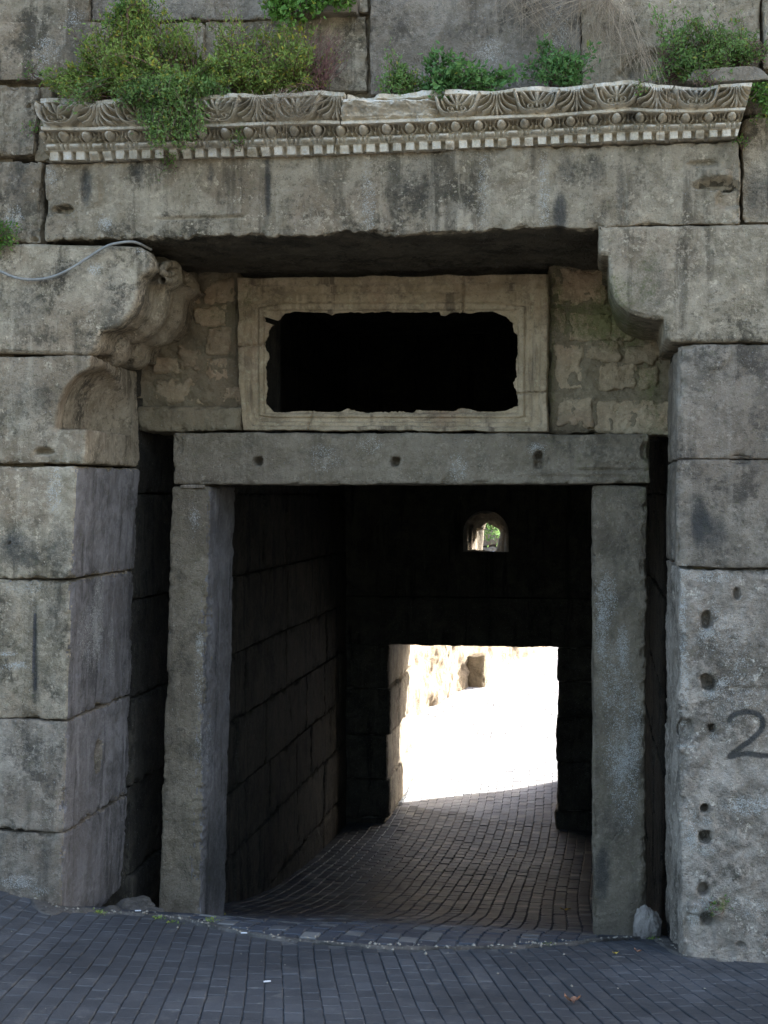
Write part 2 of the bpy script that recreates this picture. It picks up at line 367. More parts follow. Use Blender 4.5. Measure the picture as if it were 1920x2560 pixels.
def ground_sheet():
    xs = np.concatenate([np.linspace(-30, -6, 13), np.arange(-5.8, 5.9, .2), np.linspace(6, 30, 13)])
    ys = np.concatenate([np.linspace(-30, -8, 12), np.arange(-7.8, 24, .2), np.linspace(24.5, 60, 20)])
    X, Y = np.meshgrid(xs, ys, indexing='ij'); Z = floorz(X, Y)-.009
    V = np.stack([X, Y, Z], -1).reshape(-1, 3)
    mk('ground', V, gridfaces(len(xs), len(ys)), M['sand'], kind='structure')
ground_sheet()
def pavers(name, cells, mat, w=.1, l=.16, gap=.004, **kw):
    """cells: list of (centre x, centre y, direction angle). every paver a chamfered stone"""
    V = []; F = []; ch = .004
    for cell in cells:
        x, y, a = cell[:3]; w = cell[3] if len(cell) > 3 else w
        ca, sa = math.cos(a), math.sin(a); hw, hl = w/2-gap*random.uniform(.5, 1.4), l/2-gap*random.uniform(.5, 1.4)
        dz = random.gauss(0, .0013); tx, ty = random.gauss(0, .008), random.gauss(0, .008)
        a2 = random.gauss(0, .012)
        ca, sa = math.cos(a+a2), math.sin(a+a2)
        o = len(V)
        for (s, zz) in ((0, -.02), (0, -ch), (ch, 0)):
            for (i, j) in ((-1, -1), (1, -1), (1, 1), (-1, 1)):
                u, v = i*(hw-s), j*(hl-s)
                V.append((x+u*ca-v*sa, y+u*sa+v*ca, zz+dz+tx*u+ty*v))
        for k in (0, 4):
            for i in range(4): F.append((o+k+i, o+k+(i+1) % 4, o+k+4+(i+1) % 4, o+k+4+i))
        F.append((o+8, o+9, o+10, o+11))
    V = np.array(V); V[:, 2] += floorz(V[:, 0], V[:, 1])
    return mk(name, V, F, mat, smooth=False, kind='structure', **kw)
# outer paving: courses run towards the upper left and fan out a little
cells = []
ax_, ay_ = -5.4, 17.5                              # where the fanning courses would meet
for i in range(-95, 160):
    for j in range(0, 130):
        r = 14.2+j*.125+(.0625 if i % 2 else 0)
        th = math.atan2(1.35, 17.5)+(i*.082)/19.5
        x = ax_+r*math.sin(th); y = ay_-r*math.cos(th)
        if -5.2 < x < 3.2 and -5.2 < y < 1.0 and y < seamY(x)-.075:
            cells.append((x+.006*math.sin(y*3+i*.2), y, th, r*.082/19.5))
pavers('paving', cells, M['paver'], l=.125, gap=.0019)
cells = []
lane = []; xl0, xr0 = W(838, 1700, YF)[0], W(1203, 1500, YF)[0]
for i in range(-30, 70):
    for j in range(0, 165):
        x = XL+.04+i*.1; y = -.2+j*.16+(.08 if i % 2 else 0)
        x += .03*math.sin(y*.9)+random.gauss(0, .0012)
        if y > YB+.12 or (y > 9.3+.3*math.sin(x*2) and xl0 < x < xr0+.02):
            lane.append((x, y, .027*math.cos(y*.9))); continue
        if x > XR+.05 or x < XL-.02: continue
        if y > seamY(x)+.07: cells.append((x, y, .027*math.cos(y*.9)))
pavers('passage_floor', cells, M['paver_in'], gap=.0045)
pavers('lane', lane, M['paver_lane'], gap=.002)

# strip of concrete along the threshold, widened into aprons at both piers
def ribbon(name, pts, wl, wr, mat, lift=.008, seed=0, **kw):
    p = catmull(pts, 14); tg = np.gradient(p[:, :2], axis=0); tg /= np.linalg.norm(tg, axis=1, keepdims=True)
    nr = np.stack([-tg[:, 1], tg[:, 0]], -1); n = len(p); s = np.linspace(0, 1, n)
    wl = np.interp(s, *wl); wr = np.interp(s, *wr)
    ns = 9; V = np.zeros((n, ns, 3))
    for k in range(ns):
        f = k/(ns-1); off = -wr+(wl+wr)*f+ (0.03*fbm(np.stack([p[:, 0]*9, p[:, 1]*9, 0*s+k], -1), 1, 3, seed) if k in (0, ns-1) else 0)
        xy = p[:, :2]+nr*off[:, None]; V[:, k, :2] = xy
        e = 0 if k in (0, ns-1) else 1
        V[:, k, 2] = floorz(xy[:, 0], xy[:, 1])+(lift if e else -.012)+.006*e*fbm(np.stack([xy[:, 0]*12, xy[:, 1]*12, 0*s], -1), 1, 3, seed+2)
    V = V.reshape(-1, 3)
    return mk(name, V, gridfaces(n, ns, 0, True), mat, attr=np.zeros((len(V), 3)), **kw)
ribbon('threshold_strip', seam, ([0, .10, .16, .3, .42, .75, .86, 1], [.09, .09, .08, .03, .016, .016, .08, .03]), ([0, .15, .3, .42, .75, .86, 1], [.04, .04, .018, .012, .012, .05, .02]), M['concrete'], kind='structure')

# ------------------------------------------------------------------ stains measured on the stones
ST = STAINS
def s_(ch, *v): ST.append((ch, *v))
for v in [(185, 400, 14, 45, .7), (578, 400, 7, 80, .75), (455, 375, 8, 25, .6), (720, 370, 40, 40, .35), (900, 400, 70, 70, .4), (1210, 460, 16, 45, .8), (1222, 360, 20, 40, .45), (1340, 410, 10, 75, .5),
          (1290, 370, 20, 40, .4), (300, 370, 14, 30, .5), (1440, 400, 14, 60, .3), (60, 660, 40, 60, .4), (240, 640, 40, 90, .35), (130, 590, 60, 30, .3), (1410, 620, 45, 70, .45), (1560, 900, 40, 80, .25),
          (60, 850, 60, 60, .35), (40, 1190, 50, 40, .6), (130, 1180, 30, 60, .5), (120, 1330, 30, 60, .45), (75, 1400, 6, 110, .7), (20, 1130, 30, 50, .2), (100, 1480, 40, 50, .3), (90, 1900, 90, 60, .3),
          (1530, 1150, 45, 40, .7), (1510, 1110, 18, 40, .6), (1560, 1860, 60, 90, .3), (1400, 880, 1, 1, 0), (470, 1850, 30, 110, .65), (400, 1900, 60, 60, .3), (1330, 1780, 40, 80, .35), (1300, 1890, 18, 60, .7),
          (580, 940, 1, 1, 0), (150, 100, 60, 50, .4), (60, 280, 40, 60, .3), (700, 120, 60, 50, .4), (950, 60, 50, 60, .3), (1130, 80, 50, 60, .35), (40, 390, 30, 60, .5), (225, 1430, 20, 60, .25), (1640, 420, 40, 60, .5)]: s_(0, *v)
for v in [(225, 485, 17, 14, .75), (205, 580, 15, 13, .7), (110, 380, 14, 30, .45), (795, 430, 16, 80, .45), (1045, 420, 14, 90, .4), (1175, 420, 12, 90, .45), (300, 542, 10, 8, .5), (118, 1060, 16, 60, .45), (60, 1270, 50, 14, .3),
          (212, 1330, 12, 90, .65), (190, 1380, 22, 70, .4), (240, 1400, 8, 70, .4), (40, 1905, 36, 14, .65), (88, 1925, 18, 10, .5), (420, 1120, 12, 28, .5), (432, 1390, 9, 24, .7), (430, 1470, 12, 55, .35), (440, 1600, 24, 70, .25),
          (1310, 1290, 22, 55, .62), (1300, 1370, 14, 50, .60), (1345, 1390, 12, 40, .55), (1330, 1480, 36, 80, .42), (1340, 1620, 40, 60, .40), (1350, 1700, 30, 90, .48), (1375, 1560, 14, 80, .4),
          (1474, 1330, 8, 90, .65), (1478, 1480, 9, 100, .6), (1480, 1230, 14, 12, .7), (1540, 1245, 50, 14, .5), (1600, 1500, 60, 70, .3), (1620, 1740, 60, 20, .7), (1490, 1790, 16, 60, .5), (1530, 1350, 40, 70, .25), (1620, 1960, 50, 25, .4), (1590, 1380, 40, 60, .25),
          (1160, 970, 20, 12, .6), (700, 990, 30, 30, .35), (990, 1010, 20, 30, .4), (800, 960, 30, 20, .3), (100, 110, 30, 30, .4), (80, 170, 20, 30, .3), (1200, 60, 30, 60, .35), (1060, 110, 30, 30, .4), (30, 470, 20, 30, .5), (160, 40, 20, 20, .4), (560, 190, 100, 8, .3),
          (1527, 1368, 16, 12, .6), (1535, 1500, 18, 12, .75), (1560, 1475, 16, 10, .6), (1522, 1775, 14, 10, .55), (1528, 1838, 18, 12, .7), (1500, 1815, 12, 20, .4), (1520, 1960, 24, 22, .7), (1500, 1985, 14, 16, .7), (1540, 1590, 12, 6, .6), (1480, 1612, 26, 5, .8), (15, 1412, 25, 3, .9), (30, 1440, 30, 6, .6), (40, 1433, 16, 4, .7)]: s_(1, *v)
for v in [(1260, 690, 60, 40, .6), (1320, 640, 40, 50, .5), (1340, 720, 60, 40, .6), (1200, 620, 16, 60, .4), (1395, 820, 30, 40, .35), (1190, 800, 10, 140, .4), (550, 900, 1, 1, 0), (470, 680, 40, 30, .25), (530, 640, 14, 60, .3), (1415, 1000, 30, 200, .35),
          (1260, 1000, 30, 20, .15), (1395, 600, 30, 60, .3), (1560, 1955, 12, 18, .7)]: s_(2, *v)

# ------------------------------------------------------------------ THE GATEWAY
gate = empty('stone_gateway', (-1.1, 0.0, -.05), 'ancient grey stone gateway with carved cornice, curved corbels and a dark passage running through', 'gateway')
def dent(xd, yd, Y, rx, ry, dep, dr=(0, 1, 0), rdep=None):
    c = W(xd, yd, Y); s = abs(Y-E[1])*K/FPX
    return (c, (rx*s, max(rdep or 0, .12), ry*s), dep, dr)

# masonry behind the facing stones
def solid(name, x0, x1, y0, y1, z0, z1, mat, parent, **kw):
    return stone(name, box8(x0, x1, y0, y1, z0, z1), mat, parent, stain=False, res=.25, r=.02, amp=.0, chip=0, **kw)
TOPZ = 7.2; CEIL = 4.35
CORE_L = solid('flanking_wall', -12, XL-.35, .10, 9.15, -3, 4.2, M['mortar'], gate)
CORE_R = solid('flanking_wall', XR+.35, 12, .10, 9.15, -3, 4.2, M['mortar'], gate)
upper = solid('upper_wall', -12, 12, .16, 9.15, 4.2, TOPZ, M['mortar'], gate, label='weathered ashlar wall above the cornice')
MS, MG = M['stone'], M['stone_grey']
def blk(parent, bl, br, tr, tl, mat=None, Y0=0.0, Y1=.45, seed=None, **kw):
    blk.n += 1; kw.setdefault('chip', .010 if parent is upper else .022)
    kw.setdefault('skip', 'Y'); kw.setdefault('amp', .010); kw.setdefault('res', .011)
    return stone('stone_block', quad8(bl, br, tr, tl, Y0, Y1), mat or MS, parent, seed=seed or blk.n*13, **kw)
blk.n = 0
# upper wall facing, from the top course down
yU = .07
blk(upper, (-260, 170), (-100, 168), (-100, -60), (-260, -60), Y0=yU)
blk(upper, (-98, 168), (193, 45), (193, -60), (-98, -60), Y0=yU+.01)
blk(upper, (-98, 171), (440, 178), (440, 48), (-98, 172-125), Y0=yU, amp=.016)
blk(upper, (196, 45), (600, 42), (600, -60), (196, -60), MG, Y0=yU+.02)
blk(upper, (443, 196), (792, 196), (792, 32), (443, 47), Y0=yU+.045, amp=.014)
blk(upper, (603, 28), (770, 26), (770, -60), (603, -60), MG, Y0=yU-.03)
blk(upper, (774, 26), (795, 26), (795, -60), (774, -60), Y0=yU+.03)
blk(upper, (799, 205), (1253, 196), (1253, -60), (799, -60), MG, Y0=yU, amp=.014)
blk(upper, (1257, 190), (1640, 178), (1640, -60), (1257, -60), Y0=yU-.02, amp=.016, dents=[dent(1400, 140, yU, 60, 40, .05)])
blk(upper, (1650, 148), (2000, 140), (2000, -60), (1650, -60), Y0=yU-.05)
blk(upper, (1480, 176), (1665, 172), (1640, 143), (1500, 150), MG, Y0=-.16, Y1=.2, amp=.012)
# another few courses up to the wall head and out to the sides
for cy in range(5):
    z0 = W(0, -62, 0)[2]+cy*.52; x = -6.5-.3*(cy % 2)
    while x < 7:
        L = random.uniform(.8, 1.5)
        if z0 < TOPZ-.1: stone('stone_block', box8(x+.006, x+L, .02, .5, z0+.006, min(TOPZ, z0+.515)), random.choice((MS, MG)), upper, res=.05, r=.02, amp=.012, seed=cy*31+int(x*7), skip='Y')
        x += L
# left of the cornice
blk(CORE_L, (-260, 336), (72, 336), (84, 188), (-260, 176), Y0=.03, Y1=.6, amp=.014, dents=[dent(62, 230, .03, 5, 5, .06), dent(70, 344, .03, 9, 6, .06)])
blk(CORE_L, (-260, 519), (88, 525), (90, 350), (-260, 340), Y0=.02, Y1=.6, amp=.018, dents=[dent(75, 517, .02, 6, 6, .05)])
blk(CORE_L, (74, 349), (110, 347), (110, 188), (86, 188), M['mortar'], Y0=.06, Y1=.6, amp=.012)
blk(CORE_R, (1604, 481), (1960, 480), (1960, 255), (1604, 255), Y0=.06, Y1=.6, amp=.016)
blk(CORE_R, (1604, 253), (1960, 252), (1960, 150), (1604, 180), MG, Y0=.09, Y1=.6, amp=.016)

# long beam
def beam_post(P):
    q = proj(P); fr = np.clip(1-(P[:, 1]+.02)/.3, 0, 1)
    # ragged lower lip
    low = sstep(470, 505, q[:, 1])
    n = fbm(P*np.array([1, .6, .3]), 5, 5, 77)
    P[:, 2] += low*(.022*n+.016*fbm(P, 18, 5, 5, .6))
    P[:, 1] += fr*.02*fbm(P, 2.2, 3, 12)
    return P
c = quad8((97, 519), (1601, 484), (1597, 303), (95, 352), -.02, 1.75)
beam = stone('architrave', c, MS, gate, res=.0085, r=.018, amp=.014, freq=4, chip=.018, seed=3, skip='Y', post=beam_post,
      dents=[dent(133, 452, -.02, 26, 9, .07), dent(1545, 398, -.02, 48, 12, .07, (0, 1, -.25)), dent(1580, 425, -.02, 30, 26, .05), dent(1520, 352, -.02, 34, 6, .03), dent(1545, 375, -.02, 36, 14, -.03), dent(578, 410, -.02, 6, 60, .012), dent(1350, 440, -.02, 5, 46, .008),
             dent(440, 470, -.02, 120, 4, .02), dent(200, 410, -.02, 22, 40, -.015), dent(185, 395, -.02, 12, 40, .02)],
      label='long worn stone beam with dark run marks under the cornice')
# darker soffit is the beam's own underside: give its faces their own material
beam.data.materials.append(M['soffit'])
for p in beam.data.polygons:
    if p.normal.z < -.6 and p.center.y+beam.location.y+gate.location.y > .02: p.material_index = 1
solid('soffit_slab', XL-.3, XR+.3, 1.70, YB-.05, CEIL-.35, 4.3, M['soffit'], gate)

# ---- corbels: a profile in the x-z plane swept back in depth
def sweep(name, prof, ys, mat, parent, seed=0, amp=.006, insets=None, res=.012, **kw):
    """prof: closed outline [(x,z)], front face filled by a grid cut, sides swept through depths ys with an inset in x for each"""
    prof = np.asarray(prof); seg = []
    for i in range(len(prof)):
        a, b = prof[i], prof[(i+1) % len(prof)]; n = max(1, int(np.linalg.norm(b-a)/res)); seg += [a+(b-a)*t for t in np.arange(n)/n]
    o = np.array(seg); n = len(o); c = o.mean(0)
    tg = np.roll(o, -1, 0)-np.roll(o, 1, 0); tg /= np.linalg.norm(tg, axis=1, keepdims=True)+1e-9
    nr = np.stack([tg[:, 1], -tg[:, 0]], -1)
    area = .5*np.sum(o[:, 0]*np.roll(o[:, 1], -1)-np.roll(o[:, 0], -1)*o[:, 1])
    if area < 0: nr = -nr
    r = .02
    rings = [(ys[0], o-nr*r), (ys[0]+r*.3, o-nr*r*.3), (ys[0]+r, o)]
    yy = []
    for (y, ins) in ys_ins(ys, insets): rings.append((y, o-nr*ins))
    V = [np.column_stack([q[:, 0], np.full(n, y), q[:, 1]]) for y, q in rings]; F = []
    for k in range(len(rings)-1):
        for i in range(n): F.append((k*n+i, k*n+(i+1) % n, (k+1)*n+(i+1) % n, (k+1)*n+i))
    if area > 0: F = [f[::-1] for f in F]
    # front: nested rings are unreliable on concave outlines, so fill by clipped grid
    base = np.vstack(V); off = len(base)
    q = rings[0][1]; import mathutils.geometry as mg
    gx = np.arange(q[:, 0].min(), q[:, 0].max(), res); gz = np.arange(q[:, 1].min(), q[:, 1].max(), res)
    GX, GZ = np.meshgrid(gx, gz, indexing='ij'); pts = np.column_stack([GX.ravel(), GZ.ravel()])
    x1, z1 = q[:, 0], q[:, 1]; x2, z2 = np.roll(x1, -1), np.roll(z1, -1)
    ins = np.zeros(len(pts), bool); dmin = np.full(len(pts), 9.)
    for a, b, c_, d_ in zip(x1, z1, x2, z2):
        cond = ((b > pts[:, 1]) != (d_ > pts[:, 1])) & (pts[:, 0] < (c_-a)*(pts[:, 1]-b)/((d_-b) if abs(d_-b) > 1e-12 else 1e-12)+a)
        ins ^= cond; dmin = np.minimum(dmin, np.hypot(pts[:, 0]-a, pts[:, 1]-b))
    pts = pts[ins & (dmin > res*.6)]
    allp = np.vstack([q, pts]); ed = [(i, (i+1) % n) for i in range(n)]
    r2 = mg.delaunay_2d_cdt([Vector(p) for p in allp.tolist()], ed, [], 1, 1e-6)
    vv = np.array([tuple(p) for p in r2[0]]); fv = np.column_stack([vv[:, 0], np.full(len(vv), ys[0]), vv[:, 1]])
    F += [tuple(off+i for i in f) for f in r2[2]]
    P = np.vstack([base, fv])
    nn = np.zeros_like(P); nn[:len(base), 0] = np.tile(nr[:, 0], len(rings)); nn[:len(base), 2] = np.tile(nr[:, 1], len(rings)); nn[off:, 1] = -1; nn[:n] = (0, -1, 0)
    d = amp*(fbm(P, 6, 5, seed)+.5*fbm(P, 28, 3, seed+2)); P = P+nn*d[:, None]
    return mk(name, P, F, mat, parent, attr=stain_mask(P), **kw)
def ys_ins(ys, insets):
    out = []; insets = insets or [(ys[0], 0), (ys[-1], 0)]
    iy = [a for a, b in insets]; iv = [b for a, b in insets]
    for y in np.arange(ys[0]+.035, ys[-1]+.001, .02): out.append((y, float(np.interp(y, iy, iv))))
    return out
def pf(pts, Y=0.0): return [(W(x, y, Y)[0], W(x, y, Y)[2]) for x, y in pts]
cl = pf([(-260, 526), (100, 526), (235, 530), (300, 532), (318, 542), (329, 562), (330, 578), (318, 590), (303, 598), (299, 620), (296, 648), (284, 676), (258, 704), (238, 712), (218, 717), (212, 730), (210, 748), (200, 762), (186, 768), (-60, 760), (-260, 757)])
sweep('corbel', cl[::-1], (0, 1.24), MS, gate, seed=11, amp=.0045, insets=[(0, 0), (.12, 0), (.15, .022), (.40, .03), (.43, -.015), (.52, -.015), (.56, .05), (.78, .05), (.81, .0), (.92, .0), (.96, .06), (1.24, .06)], label='left corbel with deeply curved profile and scroll')
cr = pf([(1293, 489), (1293, 545), (1300, 551), (1314, 553), (1315, 580), (1317, 612), (1328, 648), (1342, 664), (1360, 677), (1398, 689), (1432, 691), (1435, 712), (1436, 732), (1450, 740), (1700, 741), (1960, 742), (1960, 487), (1600, 487)])
sweep('corbel', cr[::-1], (-.02, 1.24), M['stone'], gate, seed=21, amp=.009, insets=[(0, 0), (.55, 0), (.6, .03), (1.24, .03)], label='right corbel with smooth quarter round underside')
# the scroll at the head of the left corbel
V, F = [], []
sc = [WX(xx, yy, W(330, 570, 0)[0]-.005) for xx, yy in ((350, 605), (372, 605), (385, 588), (378, 572), (358, 572), (350, 585), (358, 594), (370, 590))]
tube(V, F, catmull(sc, 8), .022, 8)
P = np.vstack(V); mk('scroll', P, F, M['stone'], gate, attr=stain_mask(P), label='worn spiral scroll on the left corbel')

# ---- left pier
YR = 1.0
pierL = solid('pier', -6, W(258, 1960, 1.0)[0]-.12, .12, YR-.04, -1.5, W(0, 770, 0)[2], M['mortar'], gate, label='left pier of large weathered blocks')
pierR = solid('pier', XR+.06, 6, .12, YR-.04, -1.5, W(0, 745, 0)[2], M['mortar'], gate, label='right pier with drilled holes and a painted numeral')
def pier_block(parent, xs, yb, yt, mat, Xout, back, seed, left=True, **kw):
    """xs = corner at bottom and top on the front plane; back = picture x of the far edge of the jamb"""
    (xb, xt) = xs; bl, tl = W(xb, yb, 0), W(xt, yt, 0)
    if left:
        cb, ct = WX(back[0], yb, 0) if False else None, None
    c = np.zeros((2, 2, 2, 3)); Xb = W(back[0], yb, YR)[0]; Xt = W(back[1], yt, YR)[0]
    i_in, i_out = (1, 0) if left else (0, 1)
    for k, (p, xbk) in enumerate(((bl, Xb), (tl, Xt))):
        c[i_in, 0, k] = p; c[i_in, 1, k] = (xbk, YR, p[2]); c[i_out, 0, k] = (Xout, 0, p[2]); c[i_out, 1, k] = (Xout, YR, p[2])
    return stone('stone_block', c, mat, parent, side=M['jamb'] if (left and seed != 41) else None, seed=seed, skip='Y'+('x' if left else 'X'), **kw)
def flute(P):                                     # worn vertical mouldings cut in the jamb face of the right pier
    f = np.interp(P[:, 1], [0, .05, .12, .16, .34, .38, .6, .64, 1], [0, 0, 0, .012, .012, -.002, -.002, .012, .0])
    xin = np.minimum(P[:, 0].min()+.0, 9); m = sstep(.10, .03, P[:, 0]-np.interp(P[:, 1], [0, 1], [W(1464, 1300, 0)[0], W(1440, 1300, 1)[0]]))
    P[:, 0] += f*m*(P[:, 1] > .05); return P
def scoop(P):                                     # hollow carved out of the block's corner above its lower edge
    zb_ = W(0, 928, 0)[2]; xc = W(186, 900, 0)[0]
    c = np.array([xc+.03, .30, zb_]); rad = np.array([.235, .60, .37])
    q = (P-c)/rad; q[:, 2] = np.maximum(q[:, 2], 0); d = np.linalg.norm(q, axis=1)
    m = (P[:, 2] > zb_) & (d < 1) & (P[:, 1] < .92)
    u = (P-c)/rad; dirn = u*np.array([1, 1, 1]); 
    # push into the stone: towards -x and +y until the hollow's surface is met
    t = np.sqrt(np.clip(1-q[:, 2]**2, 0, 1)); a = np.hypot(q[:, 0], q[:, 1])
    ang = np.arctan2(q[:, 1]+.25, q[:, 0]-.45)
    nx, ny = t*np.cos(ang), t*np.sin(ang)
    f = sstep(0, .12, 1-d)[:, None]
    tgt = np.column_stack([c[0]+nx*rad[0], c[1]+ny*rad[1], P[:, 2]])
    tgt[:, 0] = np.minimum(tgt[:, 0], P[:, 0]); tgt[:, 1] = np.maximum(tgt[:, 1], P[:, 1])
    P = np.where(m[:, None], P*(1-f)+tgt*f, P)
    return P
pier_block(pierL, (182, 196), 1001, 768, MS, -6, (303, 296), 41, res=.011, amp=.012, chip=.02, r=.02, post=scoop, dents=[dent(95, 975, 0, 26, 9, .06)])
pier_block(pierL, (157, 167), 1251, 1007, MS, -6, (291, 303), 42, res=.011, amp=.010, chip=.02, r=.025, dents=[(WX(286, 1385, W(162, 1200, 0)[0]), (.2, .09, .02), .03, (-1, 0, 0)), dent(20, 1383-210, 0, 5, 4, .04)])
pier_block(pierL, (146, 156), 1555, 1254, MS, -6, (282, 291), 43, res=.011, amp=.012, chip=.025, r=.02, dents=[dent(76, 1400, 0, 4, 130, .012)])
pier_block(pierL, (138, 146), 1798, 1558, MG, -6, (276, 282), 44, res=.011, amp=.010, chip=.025, r=.02, dents=[(WX(205, 1630, W(142, 1650, 0)[0])+np.array([0, .03, 0]), (.2, .05, .09), .09, (-1, 0, 0))])
pier_block(pierL, (133, 138), 2030, 1801, MG, -6, (266, 276), 45, res=.011, amp=.012, chip=.025, r=.025)
# ---- right pier
pier_block(pierR, (1462, 1466), 991, 745, MG, 6, (1441, 1444), 51, left=False, post=flute, res=.011, amp=.009, r=.022, chip=.022, dents=[dent(1545, 770, 0, 30, 36, -.012)])
pier_block(pierR, (1459, 1462), 1225, 994, MG, 6, (1438, 1441), 52, left=False, post=flute, res=.011, amp=.009, r=.025, chip=.022)
holes = [(1527, 1340, 10, 20, .09), (1591, 1282, 7, 14, .05), (1530, 1476, 15, 18, .10), (1537, 1574, 8, 9, .07), (1522, 1747, 11, 12, .09), (1522, 1810, 14, 16, .10), (1520, 1922, 13, 15, .09), (1528, 1985, 12, 14, .10), (1480, 1577, 20, 27, .05)]
dn = [dent(x, y, 0, a, b, d) for x, y, a, b, d in holes]
dn += [dent(1545, 1305+20, 0, 70, 60, -.008), dent(1640, 1490, 0, 70, 8, .012), dent(1500, 1960, 0, 18, 16, -.03), dent(1550, 1960, 0, 14, 22, -.03), dent(1600, 2040, 0, 12, 6, .03)]
c = pier_block(pierR, (1472, 1466), 2100, 1229, M['plaster'], 6, (1437, 1438), 53, left=False, post=flute, res=.0075, amp=.016, freq=7, r=.02, chip=.035, dents=dn, label='tall rough block with a row of drilled holes')
# the painted 2 : dark brush of paint carried by the block's own surface
two = catmull([(x/K, y/K) for x, y in [(1824, 1800), (1830, 1790), (1845, 1783), (1871, 1780), (1895, 1786), (1907, 1804), (1902, 1825), (1880, 1848), (1850, 1870), (1824, 1891), (1845, 1887), (1870, 1884), (1900, 1888), (1935, 1892)]], 10)
def mark(o, line, wdt, ch, amt=1.0):
    me = o.data; n = len(me.vertices); co = np.zeros(n*3); me.vertices.foreach_get('co', co); co = co.reshape(-1, 3)
    mw = np.array([0, 0, 0.]); q = o
    while q is not None: mw += np.array(q.location); q = q.parent
    P = co+mw; pr = proj(P); d = np.full(n, 1e9)
    for a in line: d = np.minimum(d, np.hypot(pr[:, 0]-a[0], pr[:, 1]-a[1]))
    m = np.clip(1.5-d/wdt, 0, 1)*(P[:, 1] < .1)*amt
    at = me.color_attributes['m']; a = np.zeros(n*4); at.data.foreach_get('color', a); a = a.reshape(-1, 4)
    a[:, ch] = np.maximum(a[:, ch], m)
    if ch == 0: a[:, 1] *= (1-m)
    at.data.foreach_set('color', a.ravel())
mark(c, two, 6.0, 0)

# ---- stone door frame
YD = .92
dd = [(W(557, 996, YD), (.028, .12, .022), .10, (0, 1, 0)), (W(853, 997, YD), (.028, .12, .030), .10, (0, 1, 0)), (W(1162, 984, YD), (.028, .12, .027), .10, (0, 1, 0)), (W(1162, 1003, YD), (.026, .12, .026), .05, (0, 1, 0)),
      (W(1320, 1015, YD), (.22, .12, .012), .02, (0, 1, 0)), (W(1310, 985, YD), (.20, .1, .05), -.012, (0, 1, 0)), (W(1400, 975, YD), (.05, .12, .06), .03, (-.3, 1, 0)), (W(1250, 1030, YD), (.35, .1, .008), .012, (0, 1, 0)), (W(385, 960, YD), (.03, .1, .05), .02, (.5, 1, 0)), (W(1190, 950, YD), (.12, .1, .02), .012, (0, 1, 0))]
stone('door_lintel', quad8((374, 1047), (1406, 1045), (1402, 938), (372, 934), YD, YD+.6), M['post'], gate, seed=61, res=.009, r=.028, amp=.010, chip=.02, dents=dd, label='long stone lintel with three square sockets')
def post_front(fl_b, fr_b, fl_t, fr_t, yb, yt, Y0, Y1):
    return quad8((fl_b, yb), (fr_b, yb), (fr_t, yt), (fl_t, yt), Y0, Y1)
stone('door_post', post_front(340, 432, 370, 455, 2040, 1050, YD+.02, YD+.62), M['post'], gate, side=M['jamb'], seed=62, res=.010, r=.03, amp=.013, freq=5, chip=.03, label='left door post chipped along its inner edge', dents=[(W(452-(yy-1400)*.05+random.uniform(-6, 4), yy, YD+.02), (random.uniform(.03, .06), .12, random.uniform(.015, .05)), random.uniform(.008, .022), (-.6, .6, 0)) for yy in range(1250, 1900, 23)]+[(W(452, 1430, YD), (.04, .2, .12), .03, (-.5, .5, 0)), (W(447, 1600, YD), (.05, .2, .2), .022, (-.5, .5, 0))])
stone('door_post', post_front(1281, 1395, 1280, 1397, 2080, 1050, YD+.02, YD+.52), M['post'], gate, seed=63, res=.010, r=.026, amp=.011, freq=5, chip=.028, label='right door post splashed with white specks', dents=[(W(1396+random.uniform(-4, 4), yy, YD+.02), (random.uniform(.02, .04), .12, random.uniform(.015, .06)), random.uniform(.006, .018), (-.6, .6, 0)) for yy in range(1150, 1950, 37)])
solid('packing_slate', W(388, 1040, YD)[0], W(440, 1040, YD)[0], YD+.005, YD+.3, W(400, 1055, YD)[2], W(400, 1046, YD)[2], M['plaster'], gate)

# ---- window frame: a moulded ring with a broken inner edge
YW = 1.185
outer = [(512, 600), (1186, 592), (1186, 934), (527, 930), (522, 850)]
inner = [(572, 676), (584, 676), (598, 692), (612, 678), (630, 672), (700, 674), (716, 680), (730, 675), (820, 674), (945, 674), (952, 681), (962, 681), (972, 674), (1000, 674), (1015, 676), (1030, 673), (1060, 671), (1078, 676), (1094, 684), (1105, 698), (1108, 716), (1116, 722), (1116, 760), (1112, 795), (1116, 812), (1107, 826), (1114, 848), (1118, 876), (1098, 882), (1080, 888), (1030, 888), (1012, 882), (992, 880), (975, 888), (900, 884), (884, 890), (866, 888), (840, 887), (790, 890), (760, 884), (748, 881), (735, 888), (700, 890), (676, 886), (640, 887), (610, 890), (590, 889), (582, 880), (572, 872), (576, 820), (572, 790), (580, 770), (572, 752), (571, 738), (580, 712), (590, 700), (571, 694)]
def ringpoly(poly, n, angs):
    """resample a polygon by ray angle about its centre"""
    p = np.array([W(x, y, YW)[[0, 2]] for x, y in poly]); c = np.array(W(845, 780, YW)[[0, 2]])
    out = []
    a1 = p; a2 = np.roll(p, -1, 0)
    for th in angs:
        d = np.array([math.cos(th), math.sin(th)]); best = None
        e = a2-a1; den = d[0]*e[:, 1]-d[1]*e[:, 0]; den = np.where(abs(den) < 1e-12, 1e-12, den)
        r = a1-c; t = (r[:, 0]*e[:, 1]-r[:, 1]*e[:, 0])/den; u = (r[:, 0]*d[1]-r[:, 1]*d[0])/den
        ok = (t > 0) & (u >= 0) & (u <= 1); t = np.where(ok, t, np.inf); out.append(c+d*t.min())
    return np.array(out)
NA = 1500; angs = np.linspace(0, 2*np.pi, NA, endpoint=False)
ro, ri = ringpoly(outer, NA, angs), ringpoly(inner, NA, angs)
